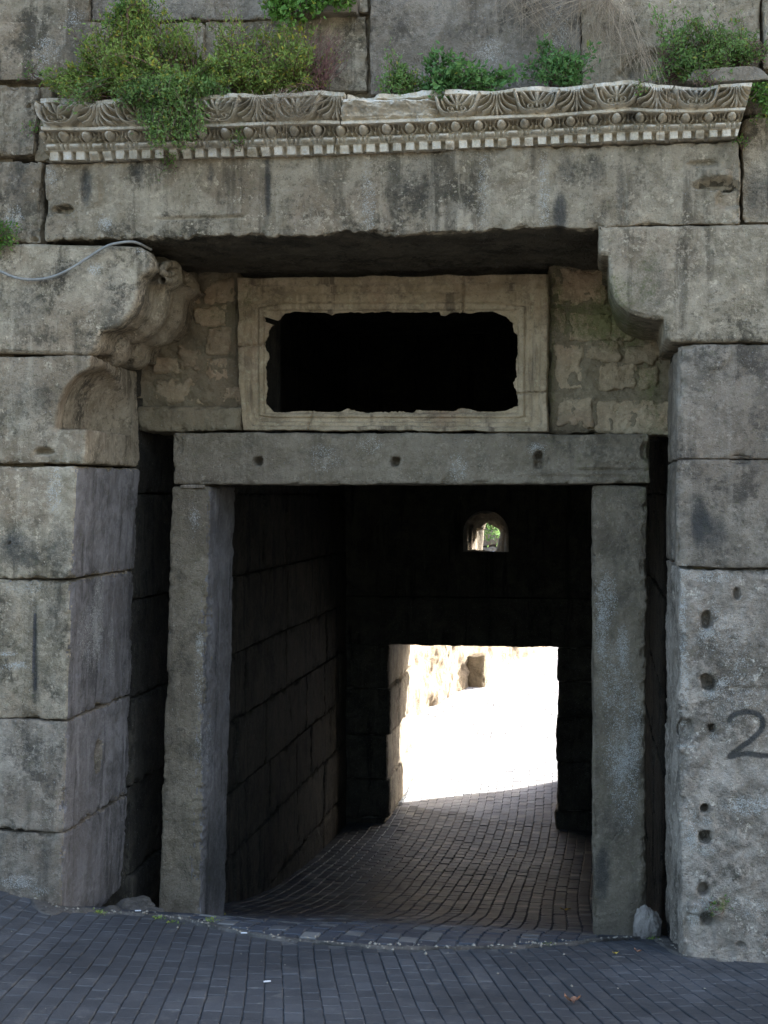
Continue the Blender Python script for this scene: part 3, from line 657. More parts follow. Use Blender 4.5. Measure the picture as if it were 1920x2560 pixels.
_q = np.column_stack([ro, 0*ro[:, :1]]); ro = ro+np.column_stack([np.cos(angs), np.sin(angs)])*(.018*fbm(_q, 7, 6, 19, .6))[:, None]
# clean rectangle the mouldings follow
_j = np.column_stack([np.cos(angs), np.sin(angs)]); _pp = np.column_stack([ri, 0*ri[:, :1]])
ri = ri+_j*(.008*fbm(_pp, 22, 4, 9, .6)+.004*vnoise(_pp*80, 2))[:, None]+_j*.004
rc = ringpoly([(568, 668), (1120, 668), (1120, 894), (568, 894)], NA, angs)
NS = 34; V = []
for k in range(NS):
    s = k/(NS-1)
    if s < .75: q = ro+(rc-ro)*(s/.75)
    else: q = rc+(ri-rc)*((s-.75)/.25)
    prof = np.interp(s, [0, .03, .20, .22, .38, .40, .55, .58, .62, .75, .80, 1], [.02, -.045, -.045, -.014, -.016, .010, .008, .026, .002, .010, .030, .036])
    V.append(np.column_stack([q[:, 0], np.full(NA, YW+prof), q[:, 1]]))
for yb in (.035, .05): V.append(np.column_stack([ri[:, 0], np.full(NA, YW+yb), ri[:, 1]]))
V = np.array(V); P = V.reshape(-1, 3)
P[:, 1] -= .008*fbm(P, 7, 5, 91)+.004*fbm(P, 40, 4, 92)
def crack(P, line, wd, dep):
    q = proj(P); c = catmull(line, 8); d = np.full(len(P), 1e9)
    for k, a in enumerate(c): d = np.minimum(d, np.hypot(q[:, 0]-a[0], q[:, 1]-a[1]+1.5*math.sin(k*2.3)))
    P[:, 1] += dep*np.clip(1-d/wd, 0, 1)
for ln in ([(512, 748), (530, 744), (545, 748), (572, 741)], [(675, 886), (672, 905), (664, 930)], [(1118, 850), (1150, 848), (1186, 846)], [(1000, 600), (1003, 640), (1000, 672)]): crack(P, ln, 3.2, .03)
F = []
for k in range(len(V)-1):
    for i in range(NA): F.append((k*NA+i, (k+1)*NA+i, (k+1)*NA+(i+1) % NA, k*NA+(i+1) % NA))
at = stain_mask(P)
mk('window_frame', P, F, M['frame'], gate, attr=at, label='pale marble frame with a broken inner edge around the dark upper opening')

# ---- rubble infill either side of the frame
YI = 1.24
def infill(poly, seed, stones, label):
    p = pf(poly, YI); o = sweep('infill_wall', p, (YI, YI+.45), M['mortar'], gate, seed=seed, amp=.032, label=label)
    for i, (x0, y0, x1, y1) in enumerate(stones):
        j = lambda: random.uniform(-4, 4)
        stone('rubble_stone', quad8((x0+j(), y1+j()), (x1+j(), y1+j()), (x1+j(), y0+j()), (x0+j(), y0+j()), YI-.014, YI+.1), M['rubble'], o, seed=seed+7*i, res=.008, r=.03, amp=.02, freq=9, chip=.05, skip='Y')
    return o
infill([(295, 925), (530, 925), (520, 850), (512, 600), (512, 560), (280, 560), (280, 925)], 101,
       [(417, 659, 490, 704), (445, 708, 495, 767), (332, 770, 384, 808), (385, 750, 436, 800), (333, 817, 419, 866), (465, 832, 522, 872), (420, 857, 455, 873), (442, 770, 490, 825), (440, 600, 505, 652), (400, 612, 436, 655)], 'left patch of rubble and mortar')
stone('bed_slab', quad8((298, 933), (522, 930), (520, 878), (296, 878), YI-.12, YI+.4), M['mortar'], gate, seed=120, res=.009, r=.025, amp=.014, chip=.03, label='grey slab bedded under the left rubble')
infill([(1186, 936), (1400, 936), (1455, 940), (1457, 780), (1470, 560), (1184, 560)], 131,
       [(1189, 577, 1310, 662), (1191, 666, 1227, 731), (1229, 678, 1320, 731), (1198, 739, 1260, 842), (1295, 784, 1375, 842), (1377, 792, 1422, 842), (1202, 858, 1280, 922), (1287, 862, 1452, 938), (1262, 738, 1345, 780), (1350, 738, 1430, 786), (1322, 655, 1400, 732)], 'right patch of mossy rubble and mortar')
# solid backing above the door so that no light comes over it
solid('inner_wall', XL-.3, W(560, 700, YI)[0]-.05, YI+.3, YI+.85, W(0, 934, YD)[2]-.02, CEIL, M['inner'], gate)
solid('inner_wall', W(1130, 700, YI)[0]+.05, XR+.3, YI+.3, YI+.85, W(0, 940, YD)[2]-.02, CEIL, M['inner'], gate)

# ---- passage walls, seen through the door and the slits beside the posts
def passage_wall(X, left, seed):
    rn = random.Random(seed)
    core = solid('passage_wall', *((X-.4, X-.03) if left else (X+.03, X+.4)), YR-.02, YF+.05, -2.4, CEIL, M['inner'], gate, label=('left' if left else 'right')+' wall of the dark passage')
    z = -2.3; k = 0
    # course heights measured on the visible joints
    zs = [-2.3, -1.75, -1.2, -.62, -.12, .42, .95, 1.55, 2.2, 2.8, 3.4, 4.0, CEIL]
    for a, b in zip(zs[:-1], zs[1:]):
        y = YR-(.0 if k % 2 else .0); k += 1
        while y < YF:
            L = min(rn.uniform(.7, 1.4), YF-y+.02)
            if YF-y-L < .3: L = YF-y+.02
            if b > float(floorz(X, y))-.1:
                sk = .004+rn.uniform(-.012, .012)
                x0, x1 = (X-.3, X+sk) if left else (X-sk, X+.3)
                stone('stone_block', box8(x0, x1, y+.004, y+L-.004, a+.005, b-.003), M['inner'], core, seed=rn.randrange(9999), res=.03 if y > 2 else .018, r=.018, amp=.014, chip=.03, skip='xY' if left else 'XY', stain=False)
            y += L
passage_wall(XL, True, 5); passage_wall(XR, False, 6)
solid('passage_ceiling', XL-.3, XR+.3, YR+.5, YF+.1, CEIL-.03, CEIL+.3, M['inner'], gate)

# ---- rear wall with its doorway and the small arched window
xl0, xr0 = W(838, 1700, YF)[0], W(1203, 1500, YF)[0]
zt = W(1000, 1396, YF)[2]; zb = -2.4
for xa, xb in ((-9, XL-.42), (XR+.42, 9)): solid('flanking_wall', xa, xb, 9.17, YB-.03, -3, zt+.5, M['mortar'], gate)
rear = solid('rear_wall', XL-.4, XR+.4, 8.95, 9.15, CEIL-.2, CEIL+.1, M['inner'], gate, label='rear wall of the passage with a doorway and a small arched window')
def course(x0, x1, zlist, mat, sd, left):
    ym = YF+.10
    for i, (a, b) in enumerate(zip(zlist[:-1], zlist[1:])):
        e = (-.03, .02, -.01, .03, 0, .02)[i % 6]
        for ya, yb_, mm in ((YF, ym-.002, M['inner']), (ym, YB, mat)):  # thin front slice takes the dark material: its shade is in the colour
          stone('stone_block', box8(x0, x1+e, ya, yb_, a, b-.004) if left else box8(x0+e*.4, x1, ya, yb_, a, b-.004), mm, rear, seed=sd+i, res=.022, r=.035, amp=.022, freq=5, chip=.05, stain=False)
course(XL-.4, xl0, [-2.4, -1.5, -1.05, -.55, -.02, zt], M['reveal'], 300, True)
course(xr0, XR+.4, [-2.4, -1.35, -.8, -.3, .1, zt], M['reveal'], 320, False)
zwin = W(1050, 1191, YF)[2]
stone('rear_lintel', box8(XL-.4, XR+.4, YF-.02, YB, zt+.004, zt+.55), M['inner'], rear, seed=340, res=.03, r=.03, amp=.014, chip=.03, stain=False)
# window block: ring + tunnel between inner and outer arch
def arch(x0, x1, yb, yt, Y, n=22, pt=1.0):
    a, b = W(x0, yb, Y), W(x1, yb, Y); t = W((x0+x1)/2, yt, Y)[2]; c = (a[0]+b[0])/2; hw = (b[0]-a[0])/2; h = t-a[2]; sp = a[2]+h-hw*pt
    pts = [(b[0], a[2])]+[(c+hw*math.cos(th), sp+(t-sp)*math.sin(th)) for th in np.linspace(0, math.pi, n)]+[(a[0], a[2])]
    pts += [(a[0]+(b[0]-a[0])*k/6, a[2]) for k in range(1, 6)]
    return np.array(pts)
YT = 9.08
ai = arch(1000, 1099, 1192, 1103, YF); ao = arch(1042, 1076, 1193, 1132, YT)
x0, x1, z0, z1 = XL-.4, XR+.4, zt+.56, CEIL
def rectring(a):
    c = a.mean(0); out = []
    for p in a:
        d = p-c; t = min((x1-c[0])/d[0] if d[0] > 1e-6 else 1e9, (x0-c[0])/d[0] if d[0] < -1e-6 else 1e9, (z1-c[1])/d[1] if d[1] > 1e-6 else 1e9, (z0-c[1])/d[1] if d[1] < -1e-6 else 1e9); out.append(c+d*t)
    # add the exact corners by snapping the nearest ray
    out = np.array(out)
    for cx in (x0, x1):
        for cz in (z0, z1):
            i = np.argmin(np.hypot(out[:, 0]-cx, out[:, 1]-cz)); out[i] = (cx, cz)
    return out
n = len(ai); steps = 30; rings = []
ri_, ro_ = rectring(ai), rectring(ao)
for s in np.linspace(0, 1, 8): rings.append((YF, ri_+(ai-ri_)*s, 0))
for s in np.linspace(0, 1, steps)[1:]:
    rings.append((YF+(YT-YF)*s, ai+(ao-ai)*s, 1))
for s in np.linspace(0, 1, 5)[1:]: rings.append((YT, ao+(ro_-ao)*s, 0))
P = np.vstack([np.column_stack([q[:, 0], np.full(n, y), q[:, 1]]) for y, q, _ in rings]); tun = np.repeat([t for _, _, t in rings], n)
P = P+(np.stack([vnoise(P*14, 3), 0*P[:, 0], vnoise(P*14, 4)], -1)*.03+np.stack([vnoise(P*30, 5), 0*P[:, 0], vnoise(P*30, 6)], -1)*.016)*tun[:, None]
F = []
for k in range(len(rings)-1):
    for i in range(n): F.append((k*n+i, (k+1)*n+i, (k+1)*n+(i+1) % n, k*n+(i+1) % n))
mk('arched_window', P, F, M['reveal'], rear, attr=np.zeros((len(P), 3)), label='small splayed arched window letting in daylight')
_o = rear.children[-1]
for _o in rear.children:
    if _o.name.startswith('arched_window'):
        _o.data.materials.append(M['inner'])
        for _p in _o.data.polygons:
            if _p.index//n < 7 or _p.index//n >= 7+steps-1: _p.material_index = 1

# ------------------------------------------------------------------ CORNICE : two carved marble lengths
def seg_h(U, T, curves, mirror=True):
    """height of raised carving; curves: (points, width0, width1, height)"""
    h = np.zeros_like(U)
    for pts, w0, w1, ht in curves:
        c = catmull(pts, 7)
        for sgn in ((1, -1) if mirror else (1,)):
            for i in range(len(c)-1):
                ax, ay = c[i][0]*sgn, c[i][1]; bx, by = c[i+1][0]*sgn, c[i+1][1]
                dx, dy = bx-ax, by-ay; L2 = dx*dx+dy*dy+1e-9
                t = np.clip(((U-ax)*dx+(T-ay)*dy)/L2, 0, 1); d = np.hypot(U-ax-t*dx, T-ay-t*dy)
                wd = w0+(w1-w0)*((i+t)/(len(c)-1)); hh = ht*np.sqrt(np.clip(1-(d/wd)**2, 0, 1)); h = np.maximum(h, hh)
    return h
PAL = [([(0, .04), (0, .5), (0, .96)], .035, .05, .9), ([(.06, .9), (.09, .5), (.2, .22), (.34, .08)], .03, .055, 1.0), ([(.10, .95), (.16, .62), (.28, .40), (.46, .26)], .035, .06, 1.0), ([(.16, .98), (.25, .78), (.38, .64), (.50, .58)], .03, .05, .9), ([(.02, .6), (.06, .25), (.12, .06)], .03, .04, .8)]
LOT = [([(.56, 1.0), (.50, .7), (.44, .35), (.30, .10), (.10, .03), (.0, .08)], .05, .05, 1.15), ([(.03, .12), (.1, .12), (.19, .16), (.22, .26), (.16, .33), (.10, .28), (.14, .22)], .035, .025, 1.1), ([(.05, .45), (.18, .55), (.28, .75), (.36, .92)], .03, .08, .85), ([(.0, .3), (.0, .6), (.0, .95)], .04, .08, .75), ([(.04, .5), (.1, .7), (.17, .95)], .025, .05, .8), ([(.30, .35), (.36, .55), (.40, .8)], .03, .05, .7)]
def cornice_piece(x0b, x1b, x0t, x1t, ybot, ytop, seed, broken, topcut, label, crackl=None, crackr=None):
    """x..: picture x of the ends at foot and head, ybot/ytop: picture y functions"""
    prof_t = [0, .02, .155, .165, .185, .28, .295, .48, .49, .53, .55, .70, .90, .93, 1.0]
    prof_y = [-.035, -.075, -.075, -.085, -.095, -.105, -.095, -.150, -.175, -.175, -.165, -.185, -.245, -.27, -.275]
    nS = int((x1b-x0b)*1.35); nT = 150
    s = np.linspace(0, 1, nS); t = np.linspace(0, 1, nT); Sg, Tg = np.meshgrid(s, t, indexing='ij')
    xd = (x0b+(x1b-x0b)*Sg)*(1-Tg)+(x0t+(x1t-x0t)*Sg)*Tg
    if crackr is not None: xd += crackr(Tg)*sstep(.97, 1, Sg)
    if crackl is not None: xd += crackl(Tg)*(1-sstep(0, .03, Sg))
    yb, yt = ybot(xd), ytop(xd); Yp = np.interp(Tg, prof_t, prof_y)
    yd = yb+(yt-yb)*Tg
    # world points: x and z taken on the mean plane of the carving so the ornament keeps its rhythm
    d = np.stack([(xd*K-960)/FPX, (1280-yd*K)/FPX, -np.ones_like(xd)], -1) @ CR.T
    P = E+d*((Yp-E[1])/d[..., 1])[..., None]
    h = np.zeros_like(xd)
    # dentils
    ph = ((xd-108)/28.5) % 1.0; rowT = (Tg > .01) & (Tg < .155)
    gapm = (sstep(.60, .64, ph)*(1-sstep(.93, .97, ph)))
    dn_ = vnoise(np.stack([np.floor((xd-108)/28.5)*3.7, 0*xd, 0*xd+seed], -1), 4)
    chipd = (np.clip(dn_-.25, 0, 1)*1.8)*(1-sstep(.02, .13, Tg))
    h += np.where(rowT, -.055*gapm-.04*chipd, 0)
    # bead and reel
    pe = ((xd-112)/49.8) % 1.0; u = pe-.5       # eggs sit at pe=.5
    tb = (Tg-.232)/.048
    um = ((pe+.5) % 1.0)-.5                        # beads between eggs
    bead = np.sqrt(np.clip(1-np.clip((np.abs(um)-.16)/.09, 0, 1)**2-tb**2, 0, 1))*(np.abs(um) < .25)
    reel = np.sqrt(np.clip(1-((np.abs(u)-.09)/.065)**2-(tb/1.0)**2, 0, 1))
    h += (.050*np.maximum(bead, reel*.9)-.030)*(np.abs(tb) < 1.1)
    # egg and dart
    te = (Tg-.388)/.098
    egg = np.sqrt(np.clip(1-(u/(.225-.05*np.clip(-te, 0, 1)))**2-(te/.97)**2, 0, 1))
    rr = np.hypot(u/(.33-.05*np.clip(-te, 0, 1)), te/1.12); shell = np.clip(1-np.abs(rr-1)/.17, 0, 1)
    dart = np.clip(1-np.abs(um)/.035, 0, 1)*(te > -.75)*(te < .95)+np.clip(1-np.abs(np.abs(um)-.10-.03*te)/.03, 0, 1)*(te > -.1)*.8+np.clip(1-np.abs(np.abs(um)-.09*(te+.75))/.03, 0, 1)*(te > -.75)*(te < -.1)*.9
    zone = sstep(.285, .30, Tg)*(1-sstep(.475, .49, Tg))
    h += zone*(-.065+.115*egg+.075*shell*(te < .9)+.065*np.clip(dart, 0, 1))
    # palmettes and lotus, alternating
    pl = (xd-128)/86.0; kk = np.floor(pl+.5); ul = (pl-kk); tl = (Tg-.545)/(.925-.545)
    asp = 86.0/50.0
    lot = (kk.astype(int) % 2 == 0)
    pal_h, lot_h = np.zeros_like(h), np.zeros_like(h)
    zn = (tl > -.05) & (tl < 1.08)
    pal_h[zn] = seg_h(ul[zn], tl[zn], PAL); lot_h[zn] = seg_h(ul[zn], tl[zn], LOT)
    # stems of the lotus reach into the neighbouring palmettes
    un = 1-np.abs(ul); nb = np.zeros_like(h); nb[zn] = seg_h(un[zn], tl[zn], LOT[:1], False)
    orn = np.where(lot, lot_h, np.maximum(pal_h, nb))
    lz = sstep(.54, .56, Tg)*(1-sstep(.925, .94, Tg))
    wear = np.ones_like(h)
    for (bx0, bx1, amt) in broken: wear *= 1-amt*sstep(bx0-12, bx0+12, xd)*(1-sstep(bx1-12, bx1+12, xd))*sstep(.50, .58, Tg-.03*fbm(P, 8, 3, 4))
    h += lz*wear*(-.045+.095*orn)
    h -= (1-wear)*(-.02+.075*fbm(P, 5, 5, 8, .6)-.03*sstep(.60, .75, Tg)*(1-sstep(.8, .95, Tg)))*sstep(.55, .60, Tg)
    # ragged head
    brk = topcut(xd)*sstep(.80, .96, Tg)
    h -= brk*.16*np.clip(.5+fbm(P*np.array([1, 1, .2]), 6, 4, seed), 0, 1)
    h += .006*fbm(P, 12, 4, seed)+.004*fbm(P, 45, 3, seed+1)-.012*np.clip(fbm(P, 7, 4, seed+4)-.15, 0, 1)
    P = P.copy(); P[..., 1] -= h; P[..., 2] += .010*fbm(P, 5, 4, seed+6)*sstep(.9, 1, Tg)-brk*.03*fbm(P, 4, 3, seed+2)*sstep(.9, 1, Tg)
    V = [P.reshape(-1, 3)]; F = [gridfaces(nS, nT)]; off = nS*nT
    # top, foot, ends run back into the wall
    def skirt(line, fl, yb_, n=6):
        nonlocal off
        m = len(line); g = []
        for k in range(n):
            f = k/(n-1); q = line.copy(); q[:, 1] = q[:, 1]*(1-f)+yb_*f; g.append(q)
        g = np.array(g); V.append(g.reshape(-1, 3)); F.append(gridfaces(n, m, off, fl)); off += n*m
    skirt(P[:, -1], True, .25); skirt(P[:, 0], False, .12); skirt(P[0], False, .12); skirt(P[-1], True, .12)
    P = np.vstack(V); F = np.vstack(F); at = stain_mask(P)*0
    q = proj(P)
    for (x, y, rx, ry, a) in [(500, 225, 60, 10, .5), (160, 215, 60, 12, .5), (205, 290, 12, 14, .5), (330, 285, 20, 20, .3), (1365, 255, 14, 14, .6), (1130, 262, 12, 12, .5), (900, 262, 12, 12, .3), (1180, 200, 60, 12, .4), (1500, 200, 100, 14, .5), (440, 320, 90, 14, .4), (1480, 300, 12, 14, .4), (640, 290, 60, 20, .35)]:
        at[:, 0] += a*np.exp(-(((q[:, 0]-x)/rx)**2+((q[:, 1]-y)/ry)**2))
    return mk('cornice', P, F, M['marble'], gate, attr=np.clip(at, 0, 1), label=label)
ybot = lambda x: np.interp(x, [100, 400, 720, 1040, 1300, 1590], [349, 343, 334, 320, 308, 296])
ytopL = lambda x: np.interp(x, [70, 200, 400, 700, 745], [208, 212, 204, 195, 199])
ytopR = lambda x: np.interp(x, [740, 800, 900, 1080, 1200, 1300, 1360, 1420, 1500, 1640], [200, 199, 196, 190, 186, 176, 168, 178, 182, 176])
crk = lambda T: np.interp(T, [0, .3, .45, .6, .8, 1], [1, -4, 3, 1, 4, -1])
cornice_piece(100, 718.5, 78, 744, ybot, ytopL, 401, [(450, 505, .5), (600, 640, .25)], lambda x: .35+.5*((x > 120) & (x < 200)), 'left length of carved marble cornice overgrown with shrubs', crackr=crk)
cornice_piece(721.5, 1592, 747, 1627, ybot, ytopR, 402, [(735, 935, 1.0), (1405, 1435, .3)], lambda x: .3+.6*((x > 740) & (x < 960)), 'right length of carved marble cornice broken smooth near the crack', crackl=crk)

# ------------------------------------------------------------------ cable, loose stones, litter
V, F = [], []
cp = [W(x, y, -.035+.01*math.sin(x)) for x, y in [(-260, 470), (-120, 535), (-40, 570), (0, 586), (35, 600), (70, 604), (110, 599), (150, 582), (190, 557), (225, 535), (250, 526), (290, 523), (310, 530)]]
cp[-1][1] = .1
tube(V, F, catmull(cp, 10), .0075, 8)
mk('cable', np.vstack(V), F, M['cable'], label='pale grey cable sagging across the left corbel', cat='cable')
def rock(name, xd, yd, sx, sy, sz, mat, seed, label, Y=None, wob=.35):
    c = WF(xd, yd) if Y is None else W(xd, yd, Y); n = 40
    th, ph = np.meshgrid(np.linspace(0, np.pi, n), np.linspace(0, 2*np.pi, n*2), indexing='ij')
    D = np.stack([np.sin(th)*np.cos(ph), np.sin(th)*np.sin(ph), np.cos(th)], -1).reshape(-1, 3)
    r = 1+wob*fbm(D*1.3+seed, 1.2, 4, seed)+.08*fbm(D*6, 1.5, 3, seed)
    P = c+D*r[:, None]*np.array([sx, sy, sz])
    return mk(name, P, gridfaces(n, n*2, 0, True)[:, ::-1], mat, attr=np.zeros((len(P), 3)), label=label, cat='stone')
M['pale'] = stone_mat('pale_rock', (.30, .29, .26), (.42, .41, .37), (.15, .145, .13), (.3, .27, .23), lich=.4, streak=0, spk=.3, tint=0)
rock('loose_stone', 1396, 2012, .075, .07, .135, M['pale'], 3, 'whitish upright stone wedged beside the right door post', Y=.80)
rock('mortar_heap', 292, 1972, .13, .13, .075, M['concrete'], 8, 'lumpy grey heap of old mortar at the foot of the left door post', Y=.52)
rock('loose_stone', 240, 1970, .05, .05, .03, M['concrete'], 9, 'small grey stone at the foot of the left pier', Y=.22)
rock('loose_stone', 330, 1972, .06, .05, .03, M['concrete'], 12, 'flat dull stone in front of the mortar heap', Y=.5)
def chipquad(name, xd, yd, L, wd, mat, ang, label, cat, curl=.0, n=7):
    c = WF(xd, yd); c[2] = floorz(c[0], c[1])+.007; V = []
    for i in range(n):
        for j in (-1, 0, 1):
            f = i/(n-1)*2-1; ww = wd*(1-abs(f)**1.8)*(1+.35*math.sin(i*2.7+j)); x = f*L; y = j*ww
            z = curl*(abs(f)**2+.9*(j != 0)*(.5+.5*math.sin(i*1.9+j)))+.002
            V.append((c[0]+x*math.cos(ang)-y*math.sin(ang), c[1]+x*math.sin(ang)+y*math.cos(ang), c[2]+z))
    return mk(name, V, gridfaces(n, 3, 0, True), mat, label=label, cat=cat)
chipquad('dead_leaf', 1237, 2168, .036, .018, M['deadleaf'], .2, 'curled reddish brown leaf lying on the paving in front of the gate', 'leaf', .022)
chipquad('dead_leaf', 1330, 2064, .018, .008, M['yellowleaf'], .5, 'small yellow leaf on the paving by the right door post', 'leaf', .008)
chipquad('dead_leaf', 1378, 2060, .020, .008, M['deadleaf'], -.4, 'small brown leaf between the yellow leaf and the right pier', 'leaf', .010)
chipquad('dead_leaf', 1222, 1968, .045, .015, M['yellowleaf'], .1, 'long dull leaf on the passage floor beside the right door post', 'leaf', .012)
V, F = [], []
def butt(xd, yd, ang, label):
    c = WF(xd, yd); c[2] = floorz(c[0], c[1])+.012; d = np.array([math.cos(ang), math.sin(ang), 0])*.016; V, F = [], []
    tube(V, F, [c-d, c-d*.3, c+d*.3, c+d], [.0035, .004, .004, .0034], 8)
    mk('cigarette_end', np.vstack(V), F, M['litter'], label=label, cat='litter')
butt(527, 2021, .1, 'white cigarette end on the threshold strip right of the left door post')
butt(577, 2126, .4, 'white cigarette end lying far out on the left of the paving')
butt(298, 1972, .2, 'white cigarette end in front of the mortar heap')

# grit and crumbs swept against the threshold and the feet of the stones
gv, gf = [], []; off = 0
gr_ = np.random.default_rng(12)
for k in range(720):
    if k < 650:
        t = gr_.uniform(); X = seam[0, 0]+(seam[-1, 0]-seam[0, 0])*t; Y = seamY(X)+gr_.normal()*.045
    else: X, Y = gr_.uniform(-4, 2), gr_.uniform(-3, 0)
    r = abs(gr_.normal())*.0035+.0018; c = np.array([X, Y, float(floorz(X, Y))+r*.5+(.006 if k < 650 else .001)])
    o = np.array([[1, 0, 0], [-1, 0, 0], [0, 1, 0], [0, -1, 0], [0, 0, .8], [0, 0, -.8]])*r*gr_.uniform(.6, 1.5, (6, 1)); gv.append(c+o)
    gf += [tuple(off+i for i in f) for f in ((0, 2, 4), (2, 1, 4), (1, 3, 4), (3, 0, 4), (2, 0, 5), (1, 2, 5), (3, 1, 5), (0, 3, 5))]; off += 6
mk('grit', np.vstack(gv), gf, M['earth'], smooth=False, kind='stuff', label='grit and crumbs gathered along the threshold', cat='grit')

# ------------------------------------------------------------------ PLANTS
def leaves(base, dirs, size, asp=.45):
    """leaf blades: base points, directions, sizes -> vertices, faces"""
    n = len(base); d = dirs/np.linalg.norm(dirs, axis=1, keepdims=True)
    r = rng.normal(size=(n, 3)); s = np.cross(d, r); s /= np.linalg.norm(s, axis=1, keepdims=True); up = np.cross(s, d)
    L = size[:, None]; w_ = L*asp
    a = base; m1 = base+d*L*.45+s*w_*.5+up*L*.08; m2 = base+d*L*.45-s*w_*.5+up*L*.08; mid = base+d*L*.5-up*L*.04; t = base+d*L-up*L*.06
    V = np.stack([a, m1, t, m2, mid], 1).reshape(-1, 3); o = np.arange(n)*5
    F = np.concatenate([np.stack([o, o+1, o+2, o+4], 1), np.stack([o, o+4, o+2, o+3], 1)])
    return V, F
def plant(name, label, roots, blobs, twigs, per, lsize, lmat, tmat, asp=.45, stemr=.0016, droop=.1, group=None, cat='shrub', spread=.9, start=.35, cluster=1):
    """roots: points on the stone; blobs: (xd,yd,Y,rx,rz,ry,weight) where the foliage gathers"""
    roots = [np.asarray(r) for r in roots]; c0 = sum(roots)/len(roots)
    root = empty(name, c0.tolist(), label, cat, group)
    wts = np.array([b[6] for b in blobs], float); wts /= wts.sum(); TV, TF = [], []; B, D, Z = [], [], []
    tips = []
    for k in range(max(3, twigs//7)):
        b = blobs[rng.choice(len(blobs), p=wts)]; c = W(b[0], b[1], b[2]); s = abs(b[2]-E[1])*K/FPX
        off = rng.normal(size=3); off /= np.linalg.norm(off); off *= rng.uniform(.1, 1)**.6*rng.choice([1, 1, 1.0, 1.35, 1.6])
        tips.append((c+off*np.array([b[3]*s, b[5], b[4]*s]), s*12*rng.uniform(.5, 1.6)))
    for k in range(twigs):
        c, sg = tips[rng.integers(len(tips))]; tip = c+rng.normal(size=3)*sg*np.array([1, .6, .8])
        i = int(np.argmin([np.linalg.norm(r-tip)+rng.uniform(0, .25) for r in roots])); r0 = roots[i]+rng.normal(size=3)*.02
        tip[1] = min(tip[1], .04-.01*rng.random()) if r0[1] < 5 else tip[1]
        mid = (r0+tip)/2+np.array([0, -.05*rng.random(), droop*np.linalg.norm(tip-r0)*rng.uniform(.4, 1.4)])+rng.normal(size=3)*.03
        t = np.linspace(0, 1, 9)[:, None]; pts = r0*(1-t)**2+2*mid*t*(1-t)+tip*t**2+rng.normal(size=(9, 3))*.004
        tube(TV, TF, pts, np.linspace(stemr*1.6, stemr*.6, 9), 3)
        m = per; u = rng.uniform(start, 1, m)**.8; q = np.stack([np.interp(u, t[:, 0], pts[:, a]) for a in range(3)], 1)
        tg = tip-r0; tg = tg/(np.linalg.norm(tg)+1e-6)
        for _ in range(cluster):
            B.append(q+rng.normal(size=(m, 3))*lsize*.5); D.append(rng.normal(size=(m, 3))*spread+tg*.5+np.array([0, -.5, .25])); Z.append(lsize*rng.uniform(.4, 1.3, m)*rng.uniform(.7, 1.2))
    B, D, Z = np.vstack(B), np.vstack(D), np.concatenate(Z); lv, lf = leaves(B, D, Z, asp)
    mk('foliage', lv, lf, lmat, root, smooth=False); mk('twigs', np.vstack(TV), TF, tmat, root)
    return root
def L_(x, y, Y=-.05): return W(x, y, Y)
plant('shrub', 'largest green shrub, sprawling over the left end of the cornice', [L_(280, 215), L_(350, 210), L_(430, 205), L_(220, 210)],
      [(240, 110, -.16, 100, 55, .14, 3), (330, 90, -.14, 80, 70, .14, 3), (180, 165, -.16, 70, 32, .12, 2.4), (300, 170, -.24, 110, 55, .16, 4), (430, 110, -.14, 70, 60, .13, 2.4), (430, 180, -.24, 80, 45, .14, 2.5), (130, 165, -.10, 34, 18, .06, .8), (500, 165, -.2, 70, 36, .1, 2), (290, 40, -.1, 50, 40, .1, 1.2), (400, 70, -.12, 60, 50, .1, 1.2), (165, 190, -.28, 40, 22, .08, 1.2)],
      760, 36, .023, M['leaf'], M['redtwig'], cluster=1)
plant('shrub', 'grey green shrub hanging down in front of the egg and dart carving', [L_(320, 205), L_(380, 205), L_(415, 200)],
      [(345, 250, -.36, 34, 50, .07, 3), (360, 215, -.34, 70, 30, .08, 3), (290, 205, -.32, 60, 20, .06, 1.5), (415, 285, -.32, 40, 22, .05, 1.2), (400, 310, -.30, 16, 14, .04, .5), (345, 285, -.34, 18, 20, .04, 1), (150, 230, -.33, 30, 10, .04, .5), (460, 190, -.3, 40, 24, .07, 1.2)],
      420, 34, .024, M['leaf_blue'], M['bark'], droop=.35)
plant('shrub', 'leafy upright shrub growing from the joint at the top left of the wall', [W(290, 60, .03), W(270, 40, .03)],
      [(285, 20, -.08, 34, 40, .07, 3), (260, 60, -.08, 40, 25, .08, 2), (370, 45, -.08, 60, 15, .07, 1.4), (300, 65, -.1, 50, 20, .08, 1.6)], 110, 30, .019, M['leaf_bright'], M['bark'])
plant('creeper', 'bright green creeper hanging over the top edge left of centre', [W(620, -30, .0), W(690, -30, .0), W(740, -20, .0)],
      [(600, 12, -.08, 50, 26, .06, 3), (680, 8, -.08, 60, 22, .06, 3), (745, 5, -.08, 30, 14, .05, 1), (645, 35, -.08, 26, 16, .05, 1)], 120, 16, .034, M['leaf_bright'], M['bark'], asp=.62)
plant('shrub', 'twiggy shrub with reddish bare stems beside the crack in the cornice', [L_(560, 190), L_(600, 190), L_(640, 188), L_(520, 190)],
      [(560, 100, -.12, 80, 60, .12, 3), (620, 90, -.10, 60, 50, .1, 2), (480, 90, -.12, 50, 60, .1, 2), (600, 150, -.2, 80, 44, .12, 2), (520, 150, -.16, 60, 40, .12, 2.5), (600, 165, -.14, 70, 26, .1, 2), (680, 120, -.06, 60, 60, .07, .9)], 560, 22, .022, M['leaf'], M['redtwig'], stemr=.0017)
